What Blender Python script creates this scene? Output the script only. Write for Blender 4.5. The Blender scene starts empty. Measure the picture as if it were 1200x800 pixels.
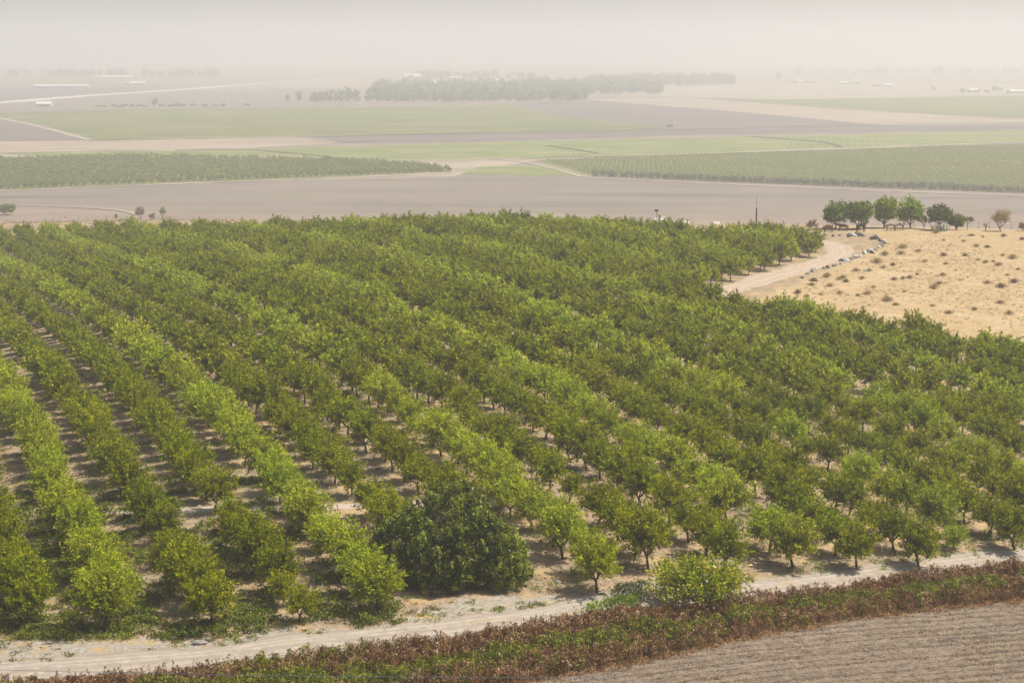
import bpy, math, random
import numpy as np
from mathutils import Vector, Matrix

R = math.radians
SC = bpy.context.scene
COL = SC.collection
rng = np.random.default_rng(7)
random.seed(7)

# ------------------------------------------------------------------ camera model and terrain
F, YH = 2200.0, 60.0                       # focal length and horizon, in pixels of the 1200 px wide photograph
PITCH = math.atan((400 - YH) / F)
CT, ST = math.cos(PITCH), math.sin(PITCH)
CAMZ = 78.0                                # camera height above the valley floor
TH = R(19.98)                              # bearing of the orchard rows
TERMS = [(0, 0), (0, 1), (0, 2), (0, 3), (1, 0), (1, 1), (1, 2), (2, 0), (2, 1), (3, 0)]
COEF = [40.1959, -0.5288, 5.6568, -1.4077, -0.2507, -5.5259, 1.9022, 7.4119, -6.6428, -1.6595]


def crest(a):
    return np.interp(a, [-.5, -.35, -.27, -.18, 0, .09, .18, .27, .35, .5],
                     [625, 605, 588, 562, 475, 455, 440, 425, 420, 415])


def terrain(X, Y):
    X = np.asarray(X, float); Y = np.asarray(Y, float)
    Ys = np.maximum(Y, 60.0)
    a = X / Ys
    ac = .34 * np.tanh(a / .34 * .9) / .9 * 1.0
    ac = np.where(np.abs(a) < .28, a, np.sign(a) * (.28 + .07 * np.tanh((np.abs(a) - .28) / .07)))
    yc = crest(a)
    Ye = np.clip(Ys, 122, None)
    over = np.maximum(Ye - (yc - 20), 0)
    Ye = np.where(over > 0, (yc - 20) + 40 * (1 - np.exp(-over / 40)), Ye)
    u = ac * Ye / 100; v = (Ye - 300) / 200
    h = sum(c * u ** i * v ** j for c, (i, j) in zip(COEF, TERMS))
    L = np.interp(a, [-.3, -.1, .05, .3], [250, 215, 190, 190])
    t = np.clip((Ys - yc + 8) / L, 0, 1)
    s = t * t * (3 - 2 * t)
    h = h + (CAMZ - h) * s
    return CAMZ - h


def project(X, Y, Z):
    H = CAMZ - Z
    fw = Y * CT + H * ST
    up = Y * ST - H * CT
    return 600 + F * X / fw, 400 - F * up / fw, F / fw


def ray(px, py):
    yr = (400 - py) / F
    return (px - 600) / F, CT + yr * ST, -ST + yr * CT


YS = np.concatenate([np.arange(90, 900, 1.0), 900 * 1.01 ** np.arange(0, 300)])


def G(px, py, skip=0.0):
    """the point of the terrain seen at a pixel"""
    a, b, c = ray(px, py)
    ys = YS[YS > skip]
    d = CAMZ + ys * c / b - terrain(ys * a / b, ys)
    k = int(np.argmax(d < 0))
    if k == 0:
        k = 1
    lo, hi = ys[k - 1], ys[k]
    for _ in range(14):
        m = .5 * (lo + hi)
        if CAMZ + m * c / b - float(terrain(m * a / b, m)) < 0: hi = m
        else: lo = m
    y = .5 * (lo + hi); x = y * a / b
    return Vector((x, y, float(terrain(x, y))))


def V(px, py):
    """the point of the flat valley floor seen at a pixel"""
    a, b, c = ray(px, py)
    t = -CAMZ / c
    return Vector((a * t, b * t, 0.0))


def at(X, Y):
    return Vector((X, Y, float(terrain(X, Y))))


def inside(px, py, poly):
    px = np.asarray(px, float); py = np.asarray(py, float)
    r = np.zeros(px.shape, bool)
    n = len(poly)
    for i in range(n):
        x1, y1 = poly[i]; x2, y2 = poly[(i + 1) % n]
        c = ((y1 > py) != (y2 > py)) & (px < (x2 - x1) * (py - y1) / ((y2 - y1) or 1e-9) + x1)
        r ^= c
    return r


def vnoise(x, y, seed=0):
    """smooth value noise"""
    x = np.asarray(x, float); y = np.asarray(y, float)
    xi = np.floor(x).astype(np.int64); yi = np.floor(y).astype(np.int64)
    fx = x - xi; fy = y - yi
    fx = fx * fx * (3 - 2 * fx); fy = fy * fy * (3 - 2 * fy)

    def hsh(i, j):
        n = (i * 374761393 + j * 668265263 + seed * 974634541) & 0xffffffff
        n = ((n ^ (n >> 13)) * 1274126177) & 0xffffffff
        return ((n ^ (n >> 16)) & 0xffff) / 65535.0
    return (hsh(xi, yi) * (1 - fx) + hsh(xi + 1, yi) * fx) * (1 - fy) + (hsh(xi, yi + 1) * (1 - fx) + hsh(xi + 1, yi + 1) * fx) * fy


# ------------------------------------------------------------------ node helpers
class NT:
    def __init__(s, name):
        s.m = bpy.data.materials.new(name); s.m.use_nodes = True
        s.t = s.m.node_tree; s.t.nodes.clear()
        s.out = s.t.nodes.new('ShaderNodeOutputMaterial')

    def n(s, typ, **kw):
        nd = s.t.nodes.new(typ)
        for k, v in kw.items():
            if k.startswith('i_'):
                nd.inputs[k[2:].replace('_', ' ')].default_value = v
            else: setattr(nd, k, v)
        return nd

    def l(s, a, b): s.t.links.new(a, b)

    def coords(s, kind='Object'):
        return s.n('ShaderNodeTexCoord').outputs[kind]

    def noise(s, vec, scale, detail=4, rough=.6, mapscale=None):
        if mapscale is not None:
            mp = s.n('ShaderNodeMapping'); mp.inputs['Scale'].default_value = mapscale
            s.l(vec, mp.inputs['Vector']); vec = mp.outputs['Vector']
        nd = s.n('ShaderNodeTexNoise'); nd.inputs['Scale'].default_value = scale
        nd.inputs['Detail'].default_value = detail; nd.inputs['Roughness'].default_value = rough
        s.l(vec, nd.inputs['Vector']); return nd.outputs['Fac']

    def ramp(s, fac, stops, interp='LINEAR'):
        nd = s.n('ShaderNodeValToRGB'); cr = nd.color_ramp; cr.interpolation = interp
        while len(cr.elements) < len(stops): cr.elements.new(.5)
        for e, (p, c) in zip(cr.elements, stops):
            e.position = p; e.color = (*c, 1) if len(c) == 3 else c
        s.l(fac, nd.inputs['Fac']); return nd.outputs['Color']

    def mix(s, fac, a, b, mode='MIX'):
        nd = s.n('ShaderNodeMix', data_type='RGBA', blend_type=mode)
        for sock, v in ((nd.inputs[0], fac), (nd.inputs[6], a), (nd.inputs[7], b)):
            if isinstance(v, (int, float)): sock.default_value = v
            elif isinstance(v, tuple): sock.default_value = (*v, 1) if len(v) == 3 else v
            else: s.l(v, sock)
        return nd.outputs[2]

    def math(s, op, a, b=None, clamp=False):
        nd = s.n('ShaderNodeMath', operation=op, use_clamp=clamp)
        for k, v in enumerate((a, b)):
            if v is None: continue
            if isinstance(v, (int, float)): nd.inputs[k].default_value = v
            else: s.l(v, nd.inputs[k])
        return nd.outputs[0]

    def attr(s, name, kind='GEOMETRY'):
        nd = s.n('ShaderNodeAttribute'); nd.attribute_name = name; nd.attribute_type = kind
        return nd.outputs['Fac']

    def bsdf(s, color, rough=.9, spec=.2, bump=None, bstr=.5, bdist=.1, metal=0):
        b = s.n('ShaderNodeBsdfPrincipled')
        if isinstance(color, tuple): b.inputs['Base Color'].default_value = (*color, 1)
        else: s.l(color, b.inputs['Base Color'])
        b.inputs['Roughness'].default_value = rough
        b.inputs['Specular IOR Level'].default_value = spec
        b.inputs['Metallic'].default_value = metal
        if bump is not None:
            bp = s.n('ShaderNodeBump'); bp.inputs['Strength'].default_value = bstr; bp.inputs['Distance'].default_value = bdist
            s.l(bump, bp.inputs['Height']); s.l(bp.outputs['Normal'], b.inputs['Normal'])
        return b.outputs['BSDF']

    def done(s, sh):
        s.l(sh, s.out.inputs['Surface']); return s.m


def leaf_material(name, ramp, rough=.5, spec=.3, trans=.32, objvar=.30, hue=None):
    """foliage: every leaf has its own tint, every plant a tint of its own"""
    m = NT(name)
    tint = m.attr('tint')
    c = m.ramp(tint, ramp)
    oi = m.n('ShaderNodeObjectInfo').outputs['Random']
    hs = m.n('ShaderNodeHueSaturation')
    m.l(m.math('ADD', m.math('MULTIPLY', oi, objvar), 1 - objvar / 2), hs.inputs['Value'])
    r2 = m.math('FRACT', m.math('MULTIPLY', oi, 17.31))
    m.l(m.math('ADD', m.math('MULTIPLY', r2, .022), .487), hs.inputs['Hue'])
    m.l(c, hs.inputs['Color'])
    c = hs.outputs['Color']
    b = m.bsdf(c, rough, spec)
    tr = m.n('ShaderNodeBsdfTranslucent'); m.l(c, tr.inputs['Color'])
    mx = m.n('ShaderNodeMixShader'); mx.inputs[0].default_value = trans
    m.l(b, mx.inputs[1]); m.l(tr.outputs[0], mx.inputs[2])
    return m.done(mx.outputs[0])


def plain(name, col, var=.25, scale=6, rough=.85, spec=.2, metal=0):
    m = NT(name)
    f = m.noise(m.coords(), scale, 5)
    lo = tuple(c * (1 - var) for c in col); hi = tuple(min(1, c * (1 + var)) for c in col)
    c = m.ramp(f, [(.3, lo), (.7, hi)])
    return m.done(m.bsdf(c, rough, spec, f, .3, .02, metal))


# ------------------------------------------------------------------ mesh helpers
def mesh_quads(name, Q, tint=None, mats=(), mat_index=None):
    """N quads (N,4,3) -> mesh"""
    Q = np.asarray(Q, np.float32); n = len(Q)
    me = bpy.data.meshes.new(name)
    me.vertices.add(n * 4); me.vertices.foreach_set('co', Q.reshape(-1))
    me.loops.add(n * 4); me.loops.foreach_set('vertex_index', np.arange(n * 4, dtype=np.int32))
    me.polygons.add(n); me.polygons.foreach_set('loop_start', np.arange(0, n * 4, 4, dtype=np.int32))
    if mat_index is not None: me.polygons.foreach_set('material_index', np.asarray(mat_index, np.int32))
    if tint is not None:
        a = me.attributes.new('tint', 'FLOAT', 'FACE'); a.data.foreach_set('value', np.asarray(tint, np.float32))
    for m in mats: me.materials.append(m)
    me.update(calc_edges=True); me.validate()
    return me


def mesh_pydata(name, vs, fs, mats=(), smooth=False):
    me = bpy.data.meshes.new(name)
    me.from_pydata([tuple(v) for v in vs], [], [tuple(f) for f in fs])
    for m in mats: me.materials.append(m)
    if smooth: me.polygons.foreach_set('use_smooth', [True] * len(me.polygons))
    me.update(); return me


def link(name, me, parent=None, loc=None):
    o = bpy.data.objects.new(name, me); COL.objects.link(o)
    if parent is not None: o.parent = parent
    if loc is not None: o.location = loc
    return o


def tag(o, label=None, cat=None, group=None, kind=None):
    if label: o['label'] = label
    if cat: o['category'] = cat
    if group: o['group'] = group
    if kind: o['kind'] = kind
    return o


def empty(name, loc, rz=0.0, sc=1.0):
    o = bpy.data.objects.new(name, None); COL.objects.link(o)
    o.empty_display_size = .3
    o.location = loc; o.rotation_euler = (0, 0, rz); o.scale = (sc, sc, sc)
    return o


def copy_tree(o, parent=None):
    c = o.copy(); COL.objects.link(c)
    if parent is not None: c.parent = parent
    for ch in list(o.children): copy_tree(ch, c)
    return c


def unit(v):
    return v / np.maximum(np.linalg.norm(v, axis=-1, keepdims=True), 1e-9)


def leaf_quads(c, d, L, W, r):
    """rhombic leaves at centres c along directions d"""
    n = len(c)
    d = unit(d)
    s = unit(np.cross(d, r.normal(size=(n, 3))))
    nn = np.cross(s, d)
    L = np.broadcast_to(np.asarray(L, float), (n,))[:, None]; W = np.broadcast_to(np.asarray(W, float), (n,))[:, None]
    droop = nn * L * .12
    return np.stack([c - d * L / 2 - droop, c + s * W / 2, c + d * L / 2 - droop, c - s * W / 2], 1)


def tube(pts, rad, sides=6):
    pts = [Vector(p) for p in pts]
    rings = []
    for i, p in enumerate(pts):
        t = (pts[min(i + 1, len(pts) - 1)] - pts[max(i - 1, 0)]).normalized()
        a = t.cross(Vector((.31, .87, .11)) if abs(t.z) > .5 else Vector((0, 0, 1))).normalized(); b = t.cross(a)
        rings.append([np.array(p + (a * math.cos(2 * math.pi * k / sides) + b * math.sin(2 * math.pi * k / sides)) * rad[i]) for k in range(sides)])
    q = []
    for i in range(len(rings) - 1):
        for k in range(sides):
            k2 = (k + 1) % sides
            q.append([rings[i][k], rings[i][k2], rings[i + 1][k2], rings[i + 1][k]])
    return q


def box_mesh(name, sx, sy, sz, mat, z0=0.0, bev=0.0):
    x, y = sx / 2, sy / 2
    vs = [(-x, -y, z0), (x, -y, z0), (x, y, z0), (-x, y, z0), (-x, -y, z0 + sz), (x, -y, z0 + sz), (x, y, z0 + sz), (-x, y, z0 + sz)]
    fs = [(0, 3, 2, 1), (4, 5, 6, 7), (0, 1, 5, 4), (1, 2, 6, 5), (2, 3, 7, 6), (3, 0, 4, 7)]
    return mesh_pydata(name, vs, fs, [mat])


# ------------------------------------------------------------------ materials
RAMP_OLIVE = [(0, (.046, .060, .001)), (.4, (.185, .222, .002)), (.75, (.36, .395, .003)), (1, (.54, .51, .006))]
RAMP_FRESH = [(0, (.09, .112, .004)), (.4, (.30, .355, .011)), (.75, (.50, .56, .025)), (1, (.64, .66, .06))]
M_OLIVE = leaf_material('walnut_leaves_olive', RAMP_OLIVE, .7, .04)
M_FRESH = leaf_material('walnut_leaves_fresh', RAMP_FRESH, .7, .04)
M_DARKLEAF = leaf_material('dark_glossy_leaves', [(0, (.012, .024, .002)), (.4, (.055, .085, .003)), (.7, (.19, .24, .010)), (1, (.42, .46, .05))], .42, .3, .25, .1)
M_CITRUS = leaf_material('yellow_tipped_leaves', [(0, (.035, .065, .002)), (.4, (.15, .215, .003)), (.68, (.38, .42, .004)), (1, (.72, .56, .008))], .4, .35, .3, .1)
M_SHADE = leaf_material('shade_tree_leaves', [(0, (.030, .055, .003)), (.5, (.11, .165, .008)), (1, (.32, .40, .02))], .6, .12, .3, .2)
M_SHADE2 = leaf_material('bright_shade_leaves', [(0, (.055, .10, .002)), (.5, (.21, .32, .005)), (1, (.48, .60, .02))], .6, .12, .35, .2)
M_GREYLEAF = leaf_material('grey_green_leaves', [(0, (.06, .085, .03)), (.6, (.12, .15, .05)), (1, (.22, .25, .10))], .6, .2, .25, .2)
M_TANLEAF = leaf_material('bare_tan_twigs', [(0, (.13, .09, .045)), (.6, (.24, .17, .085)), (1, (.36, .27, .15))], .8, .1, .15, .2)
M_YELLOWLEAF = leaf_material('yellow_leaves', [(0, (.16, .15, .015)), (.6, (.33, .28, .02)), (1, (.5, .4, .05))], .6, .2, .3, .2)
M_BROWNBRUSH = leaf_material('dry_brown_brush', [(0, (.070, .027, .012)), (.45, (.25, .115, .050)), (.8, (.46, .26, .12)), (1, (.72, .54, .31))], .8, .1, .1, .1)
M_TANGRASS = leaf_material('dry_tan_grass', [(0, (.18, .10, .035)), (.5, (.42, .27, .11)), (1, (.66, .47, .24))], .8, .1, .2, .2)
M_WEED = leaf_material('green_weeds', [(0, (.050, .072, .004)), (.45, (.19, .225, .014)), (1, (.45, .46, .06))], .6, .2, .25, .2)
M_WEEDLIME = leaf_material('lime_weeds', [(0, (.08, .14, .006)), (.5, (.22, .32, .012)), (1, (.40, .48, .03))], .6, .2, .3, .2)
M_OLIVEBRUSH = leaf_material('olive_brown_shrub', [(0, (.13, .095, .035)), (.5, (.27, .21, .085)), (1, (.42, .34, .16))], .8, .1, .2, .3)
M_FARLEAF = leaf_material('far_tree_leaves', [(0, (.20, .22, .12)), (.6, (.34, .36, .19)), (1, (.46, .47, .25))], .7, .05, .5, .2)  # paled to put extra haze into the colour of far foliage
M_CROPLEAF = leaf_material('valley_orchard_leaves', [(0, (.16, .19, .03)), (.5, (.30, .34, .07)), (1, (.44, .48, .13))], .7, .05, .4, .15)
M_BARK = plain('grey_brown_bark', (.075, .055, .042), .35, 9)
M_BARKPALE = plain('pale_bark', (.20, .155, .115), .3, 9)
M_WHITE = plain('white_sheet_roof', (.78, .77, .74), .06, .6, .55, .3)
M_WALL = plain('pale_plaster_wall', (.52, .48, .42), .12, .8)
M_ROOFTAN = plain('tan_roof', (.42, .34, .27), .12, .8)
M_METAL = plain('grey_galvanised_metal', (.26, .28, .30), .2, 5, .55, .4, .3)
M_DARKMETAL = plain('dark_metal', (.045, .045, .05), .2, 5, .6, .4)
M_ROCKPALE = plain('pale_limestone', (.58, .55, .49), .3, 3)
M_ROCKGREY = plain('grey_stone', (.30, .275, .235), .4, 3, .95, .05)
M_ROCKDARK = plain('dark_basalt', (.095, .085, .072), .45, 3, .95, .05)
M_BLUE = plain('faded_blue_cable', (.16, .24, .30), .15, 4, .6)
M_CLOD = leaf_material('dark_clods', [(0, (.09, .07, .055)), (1, (.22, .17, .13))], .9, .05, .0, .1)
M_HILLGRASS = leaf_material('bleached_hill_grass', [(0, (.32, .21, .11)), (.5, (.54, .39, .22)), (1, (.72, .56, .36))], .8, .05, .4, .3)
M_HILLSHRUB = leaf_material('straw_brown_shrub', [(0, (.27, .19, .085)), (.5, (.43, .325, .16)), (1, (.62, .49, .28))], .8, .05, .4, .35)
M_GROVELEAF = leaf_material('pale_grove_leaves', [(0, (.22, .25, .05)), (.5, (.34, .385, .09)), (1, (.46, .50, .14))], .7, .05, .45, .1)
M_GOLDTWIG = leaf_material('golden_twigs', [(0, (.26, .18, .07)), (.5, (.42, .31, .14)), (1, (.58, .45, .24))], .8, .05, .4, .1)
M_AGAVE = leaf_material('agave_leaf', [(0, (.22, .27, .20)), (1, (.42, .46, .36))], .6, .2, .1, .1)

# ------------------------------------------------------------------ orchard outline (ground, photograph pixels)
ORCHARD = [(-260, 285), (0, 278.5), (100, 276.5), (200, 276), (300, 276.5), (420, 275.5), (560, 270), (640, 270.5), (720, 273), (800, 283), (850, 283), (880, 278), (920, 281), (948, 288),
           (972, 294), (958, 298), (936, 307), (908, 314), (890, 321), (858, 329), (838, 336), (815, 347), (868, 369), (962, 384), (1068, 400), (1205, 424), (1420, 450),
           (1420, 630), (1290, 638), (1195, 647), (1140, 656), (1084, 667), (1010, 668), (925, 673), (860, 674), (800, 676), (760, 681), (700, 700), (650, 690),
           (560, 690), (470, 715), (440, 737), (350, 735), (250, 747), (140, 751), (30, 750), (-60, 760), (-300, 775)]
HILLGRASS = [(885, 352), (940, 328), (972, 316), (1004, 303), (1030, 291), (1040, 283), (1020, 274), (940, 266), (1060, 263), (1420, 262), (1420, 470), (1205, 430), (1068, 404), (962, 388), (868, 372)]
FRONTEDGE = [(-300, 772), (30, 752), (140, 752), (250, 748), (350, 738), (440, 738), (480, 712), (600, 694), (690, 698), (760, 683), (860, 678), (925, 675), (1010, 670), (1084, 668), (1200, 650), (1420, 628)]
BRUSH_FAR = [(-300, 850), (-60, 816), (0, 806), (100, 800), (240, 789), (400, 769), (520, 755), (640, 737), (720, 726), (800, 719), (880, 707), (960, 697), (1050, 683), (1200, 667), (1420, 640)]
BRUSH_NEAR = [(-300, 1030), (200, 880), (480, 828), (560, 813), (650, 795), (800, 766), (900, 743), (1000, 726), (1100, 714), (1200, 704), (1420, 684)]
VERGE = FRONTEDGE + BRUSH_FAR[::-1]
BANK = BRUSH_FAR + BRUSH_NEAR[::-1]

# ------------------------------------------------------------------ ground sheet
def build_ground():
    ys = np.concatenate([np.arange(40, 118, 6.0), np.arange(118, 200, .9), np.arange(200, 480, 1.7), np.arange(480, 900, 4.0), 900 * 1.07 ** np.arange(0, 44)])
    a1 = np.concatenate([np.linspace(-.52, -.31, 18)[:-1], np.linspace(-.31, .31, 230), np.linspace(.31, .52, 18)[1:]])
    A, Y = np.meshgrid(a1, ys)
    X = A * (Y + 30)
    Z = terrain(X, Y)
    near = np.clip((700 - Y) / 200, 0, 1)
    Z = Z + near * (.22 * (vnoise(X / 6, Y / 6, 3) - .5) + .08 * (vnoise(X / 1.7, Y / 1.7, 5) - .5))
    ny, nx = A.shape
    P = np.stack([X, Y, Z], -1).reshape(-1, 3).astype(np.float32)
    idx = np.arange(ny * nx).reshape(ny, nx)
    q = np.stack([idx[:-1, :-1], idx[:-1, 1:], idx[1:, 1:], idx[1:, :-1]], -1).reshape(-1, 4).astype(np.int32)
    me = bpy.data.meshes.new('ground')
    me.vertices.add(len(P)); me.vertices.foreach_set('co', P.reshape(-1))
    me.loops.add(q.size); me.loops.foreach_set('vertex_index', q.reshape(-1))
    me.polygons.add(len(q)); me.polygons.foreach_set('loop_start', np.arange(0, q.size, 4, dtype=np.int32))
    me.polygons.foreach_set('use_smooth', np.ones(len(q), bool))
    # which ground lies where
    px, py, _ = project(X, Y, terrain(X, Y))
    jx = 14 * (vnoise(X / 2.2, Y / 2.2, 11) - .5); jy = 9 * (vnoise(X / 2.0, Y / 2.0, 12) - .5)
    near_y = Y < crest(X / Y) + 30
    verge = inside(px + jx, py + jy, VERGE) & near_y
    bank = inside(px, py, BANK) & (Y < 260)
    grass = inside(px + jx * .6, py + jy * .5, HILLGRASS) & near_y
    valley = np.clip((Y - crest(X / Y) - 40) / 160, 0, 1)

    def put(nm, v):
        a = me.attributes.new(nm, 'FLOAT', 'POINT'); a.data.foreach_set('value', np.asarray(v, np.float32).reshape(-1))
    put('verge', verge); put('bank', bank); put('hillgrass', grass); put('valley', valley)
    me.update(calc_edges=True); me.validate()
    m = NT('orchard_and_valley_ground')
    co = m.coords()
    n1 = m.noise(co, .35, 6, .65); n2 = m.noise(co, 3.0, 6, .7); n3 = m.noise(co, .09, 4); n4 = m.noise(co, 14, 3, .7)
    soil = m.ramp(n2, [(.3, (.18, .130, .078)), (.5, (.32, .235, .145)), (.72, (.48, .385, .25))])
    soil = m.mix(m.ramp(n1, [(.5, (0, 0, 0)), (.62, (1, 1, 1))]), soil, m.ramp(n4, [(.3, (.40, .25, .10)), (.7, (.54, .40, .22))]))
    weedy = m.ramp(n1, [(.30, (1, 1, 1)), (.42, (0, 0, 0))])
    soil = m.mix(m.math('MULTIPLY', weedy, .75), soil, m.ramp(n2, [(.3, (.06, .075, .02)), (.7, (.17, .17, .06))]))
    vg = m.ramp(n2, [(.28, (.20, .165, .125)), (.5, (.36, .31, .245)), (.75, (.52, .46, .38))])
    vg = m.mix(m.ramp(m.noise(co, .8, 5, .6), [(.54, (0, 0, 0)), (.64, (.8, .8, .8))]), vg, m.ramp(n4, [(.3, (.38, .24, .08)), (.7, (.54, .40, .19))]))
    vg = m.mix(m.ramp(m.noise(co, 1.9, 5, .7), [(.60, (0, 0, 0)), (.66, (.8, .8, .8))]), vg, (.10, .11, .03))
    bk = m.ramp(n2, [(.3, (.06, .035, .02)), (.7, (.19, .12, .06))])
    gr = m.ramp(n2, [(.26, (.27, .18, .08)), (.45, (.445, .318, .150)), (.8, (.57, .43, .22))])
    gr = m.mix(m.ramp(m.noise(co, .9, 7, .8), [(.47, (0, 0, 0)), (.60, (.62, .62, .62))]), gr, (.33, .215, .115))
    gr = m.mix(m.ramp(m.noise(co, 3.2, 6, .8), [(.50, (0, 0, 0)), (.62, (.75, .75, .75))]), gr, (.25, .165, .085))
    gr = m.mix(m.ramp(m.noise(co, .16, 5, .7), [(.52, (0, 0, 0)), (.62, (.55, .55, .55))]), gr, (.57, .43, .265))
    gr = m.mix(m.math('MULTIPLY', n3, .5), gr, (.50, .365, .22))
    vl = m.ramp(m.noise(co, .012, 5), [(.3, (.23, .17, .13)), (.7, (.31, .24, .18))])
    dryv = m.ramp(m.noise(co, .05, 6, .7), [(.3, (.24, .18, .13)), (.55, (.36, .27, .185)), (.75, (.48, .39, .28))])
    vv = m.attr('valley')
    far = m.mix(m.ramp(vv, [(.86, (0, 0, 0)), (1, (1, 1, 1))]), dryv, vl)
    c = m.mix(m.attr('verge'), soil, vg)
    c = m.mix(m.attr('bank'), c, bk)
    c = m.mix(m.attr('hillgrass'), c, gr)
    c = m.mix(m.ramp(vv, [(0, (0, 0, 0)), (.22, (1, 1, 1))]), c, far)
    hgt = m.math('ADD', m.math('MULTIPLY', n2, .6), m.math('MULTIPLY', n4, .4))
    me.materials.append(m.done(m.bsdf(c, .95, .1, hgt, .4, .04)))
    return tag(link('ground', me), kind='structure')


build_ground()


def strip(name, pts, width, mat, dz=.05, seg=1.2, rag=.25, ncross=9, valley=False, seed=1, kind='structure', crown=0.0):
    """a ribbon that follows the terrain along a polyline of ground points"""
    P = [Vector((p.x, p.y)) for p in pts]
    fine = []
    for i in range(len(P) - 1):
        p0 = P[max(i - 1, 0)]; p1 = P[i]; p2 = P[i + 1]; p3 = P[min(i + 2, len(P) - 1)]
        n = max(2, int((p2 - p1).length / seg))
        for k in range(n):
            t = k / n
            fine.append(.5 * ((2 * p1) + (p2 - p0) * t + (2 * p0 - 5 * p1 + 4 * p2 - p3) * t * t + (3 * p1 - p0 - 3 * p2 + p3) * t ** 3))
    fine.append(P[-1])
    vs, fs, us = [], [], []
    dist = 0
    for i, p in enumerate(fine):
        t = (fine[min(i + 1, len(fine) - 1)] - fine[max(i - 1, 0)]).normalized(); nn = Vector((-t.y, t.x))
        if i: dist += (p - fine[i - 1]).length
        for k in range(ncross):
            u = k / (ncross - 1) * 2 - 1
            wj = width * .5 * (1 + (rag * 2 * (float(vnoise(dist / 2.5 + 7.3, u * 3 + seed * 9.1, seed)) - .5) if abs(u) > .7 else 0))
            q = p + nn * (u * wj)
            z = (0.0 if valley else float(terrain(q.x, q.y))) + dz
            if not valley:
                near = min(max((700 - q.y) / 200, 0), 1)
                z += near * (.22 * (float(vnoise(q.x / 6, q.y / 6, 3)) - .5))
            rut = -.05 * crown * math.exp(-((abs(u) - .42) / .13) ** 2)
            edge = -.05 if abs(u) > .99 and not valley else 0
            vs.append((q.x, q.y, z + rut + edge)); us.append(u)
    for i in range(len(fine) - 1):
        for k in range(ncross - 1):
            a = i * ncross + k
            fs.append((a, a + 1, a + ncross + 1, a + ncross))
    me = mesh_pydata(name, vs, fs, [mat], True)
    at_ = me.attributes.new('across', 'FLOAT', 'POINT'); at_.data.foreach_set('value', np.array(us, np.float32))
    return tag(link(name, me), kind=kind)


def road_material(name, pale, mid, tuft):
    m = NT(name); co = m.coords()
    n = m.noise(co, 1.3, 6, .65); n2 = m.noise(co, 9, 4, .7)
    c = m.ramp(m.math('ADD', m.math('MULTIPLY', n, .6), m.math('MULTIPLY', n2, .4)), [(.3, mid), (.62, pale)])
    u = m.math('ABSOLUTE', m.attr('across'))
    u = m.math('ADD', u, m.math('MULTIPLY', m.math('SUBTRACT', n, .5), .5))
    mid_strip = m.ramp(u, [(.0, (.55, .55, .55)), (.16, (.3, .3, .3)), (.24, (0, 0, 0)), (.72, (0, 0, 0)), (.95, (.8, .8, .8))])
    c = m.mix(mid_strip, c, tuft)
    rut = m.ramp(m.math('ADD', m.math('ABSOLUTE', m.attr('across')), m.math('MULTIPLY', m.math('SUBTRACT', n2, .5), .16)), [(.36, (0, 0, 0)), (.40, (.55, .55, .55)), (.45, (0, 0, 0)), (.62, (0, 0, 0)), (.66, (.6, .6, .6)), (.71, (0, 0, 0))])
    c = m.mix(rut, c, tuple(x * .55 for x in mid))
    return m.done(m.bsdf(c, .95, .1, n2, .5, .05))


M_ROAD = road_material('pale_dirt_road', (.49, .415, .33), (.31, .255, .195), (.27, .22, .155))
M_HILLROAD = road_material('hill_dirt_road', (.56, .44, .33), (.36, .275, .20), (.42, .32, .21))
M_TRACK = road_material('orchard_track', (.62, .52, .41), (.42, .33, .25), (.40, .29, .20))
ROADPX = [(-120, 803), (0, 789), (120, 780), (240, 771), (350, 757), (480, 742), (560, 732), (640, 722), (704, 711), (780, 702), (860, 694), (950, 685), (1050, 671), (1150, 659), (1300, 642), (1420, 628)]
strip('dirt_road', [G(*p) for p in ROADPX], 4.8, M_ROAD, .06, 1.0, .3, 11, crown=1.2)
HILLPX = [(800, 357), (840, 345), (872, 334), (900, 325), (925, 319), (950, 311), (972, 304), (985, 297), (982, 290), (970, 285.5), (950, 282.5), (925, 281)]
strip('hill_road', [G(*p) for p in HILLPX], 6.0, M_HILLROAD, .07, 1.5, .3, 11, crown=1.5, seed=4)
strip('orchard_track', [G(*p) for p in [(-40, 604), (80, 601), (200, 598), (320, 596), (440, 592), (520, 588)]], 1.9, M_TRACK, .06, 1.0, .5, 7, seed=6)


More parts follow.
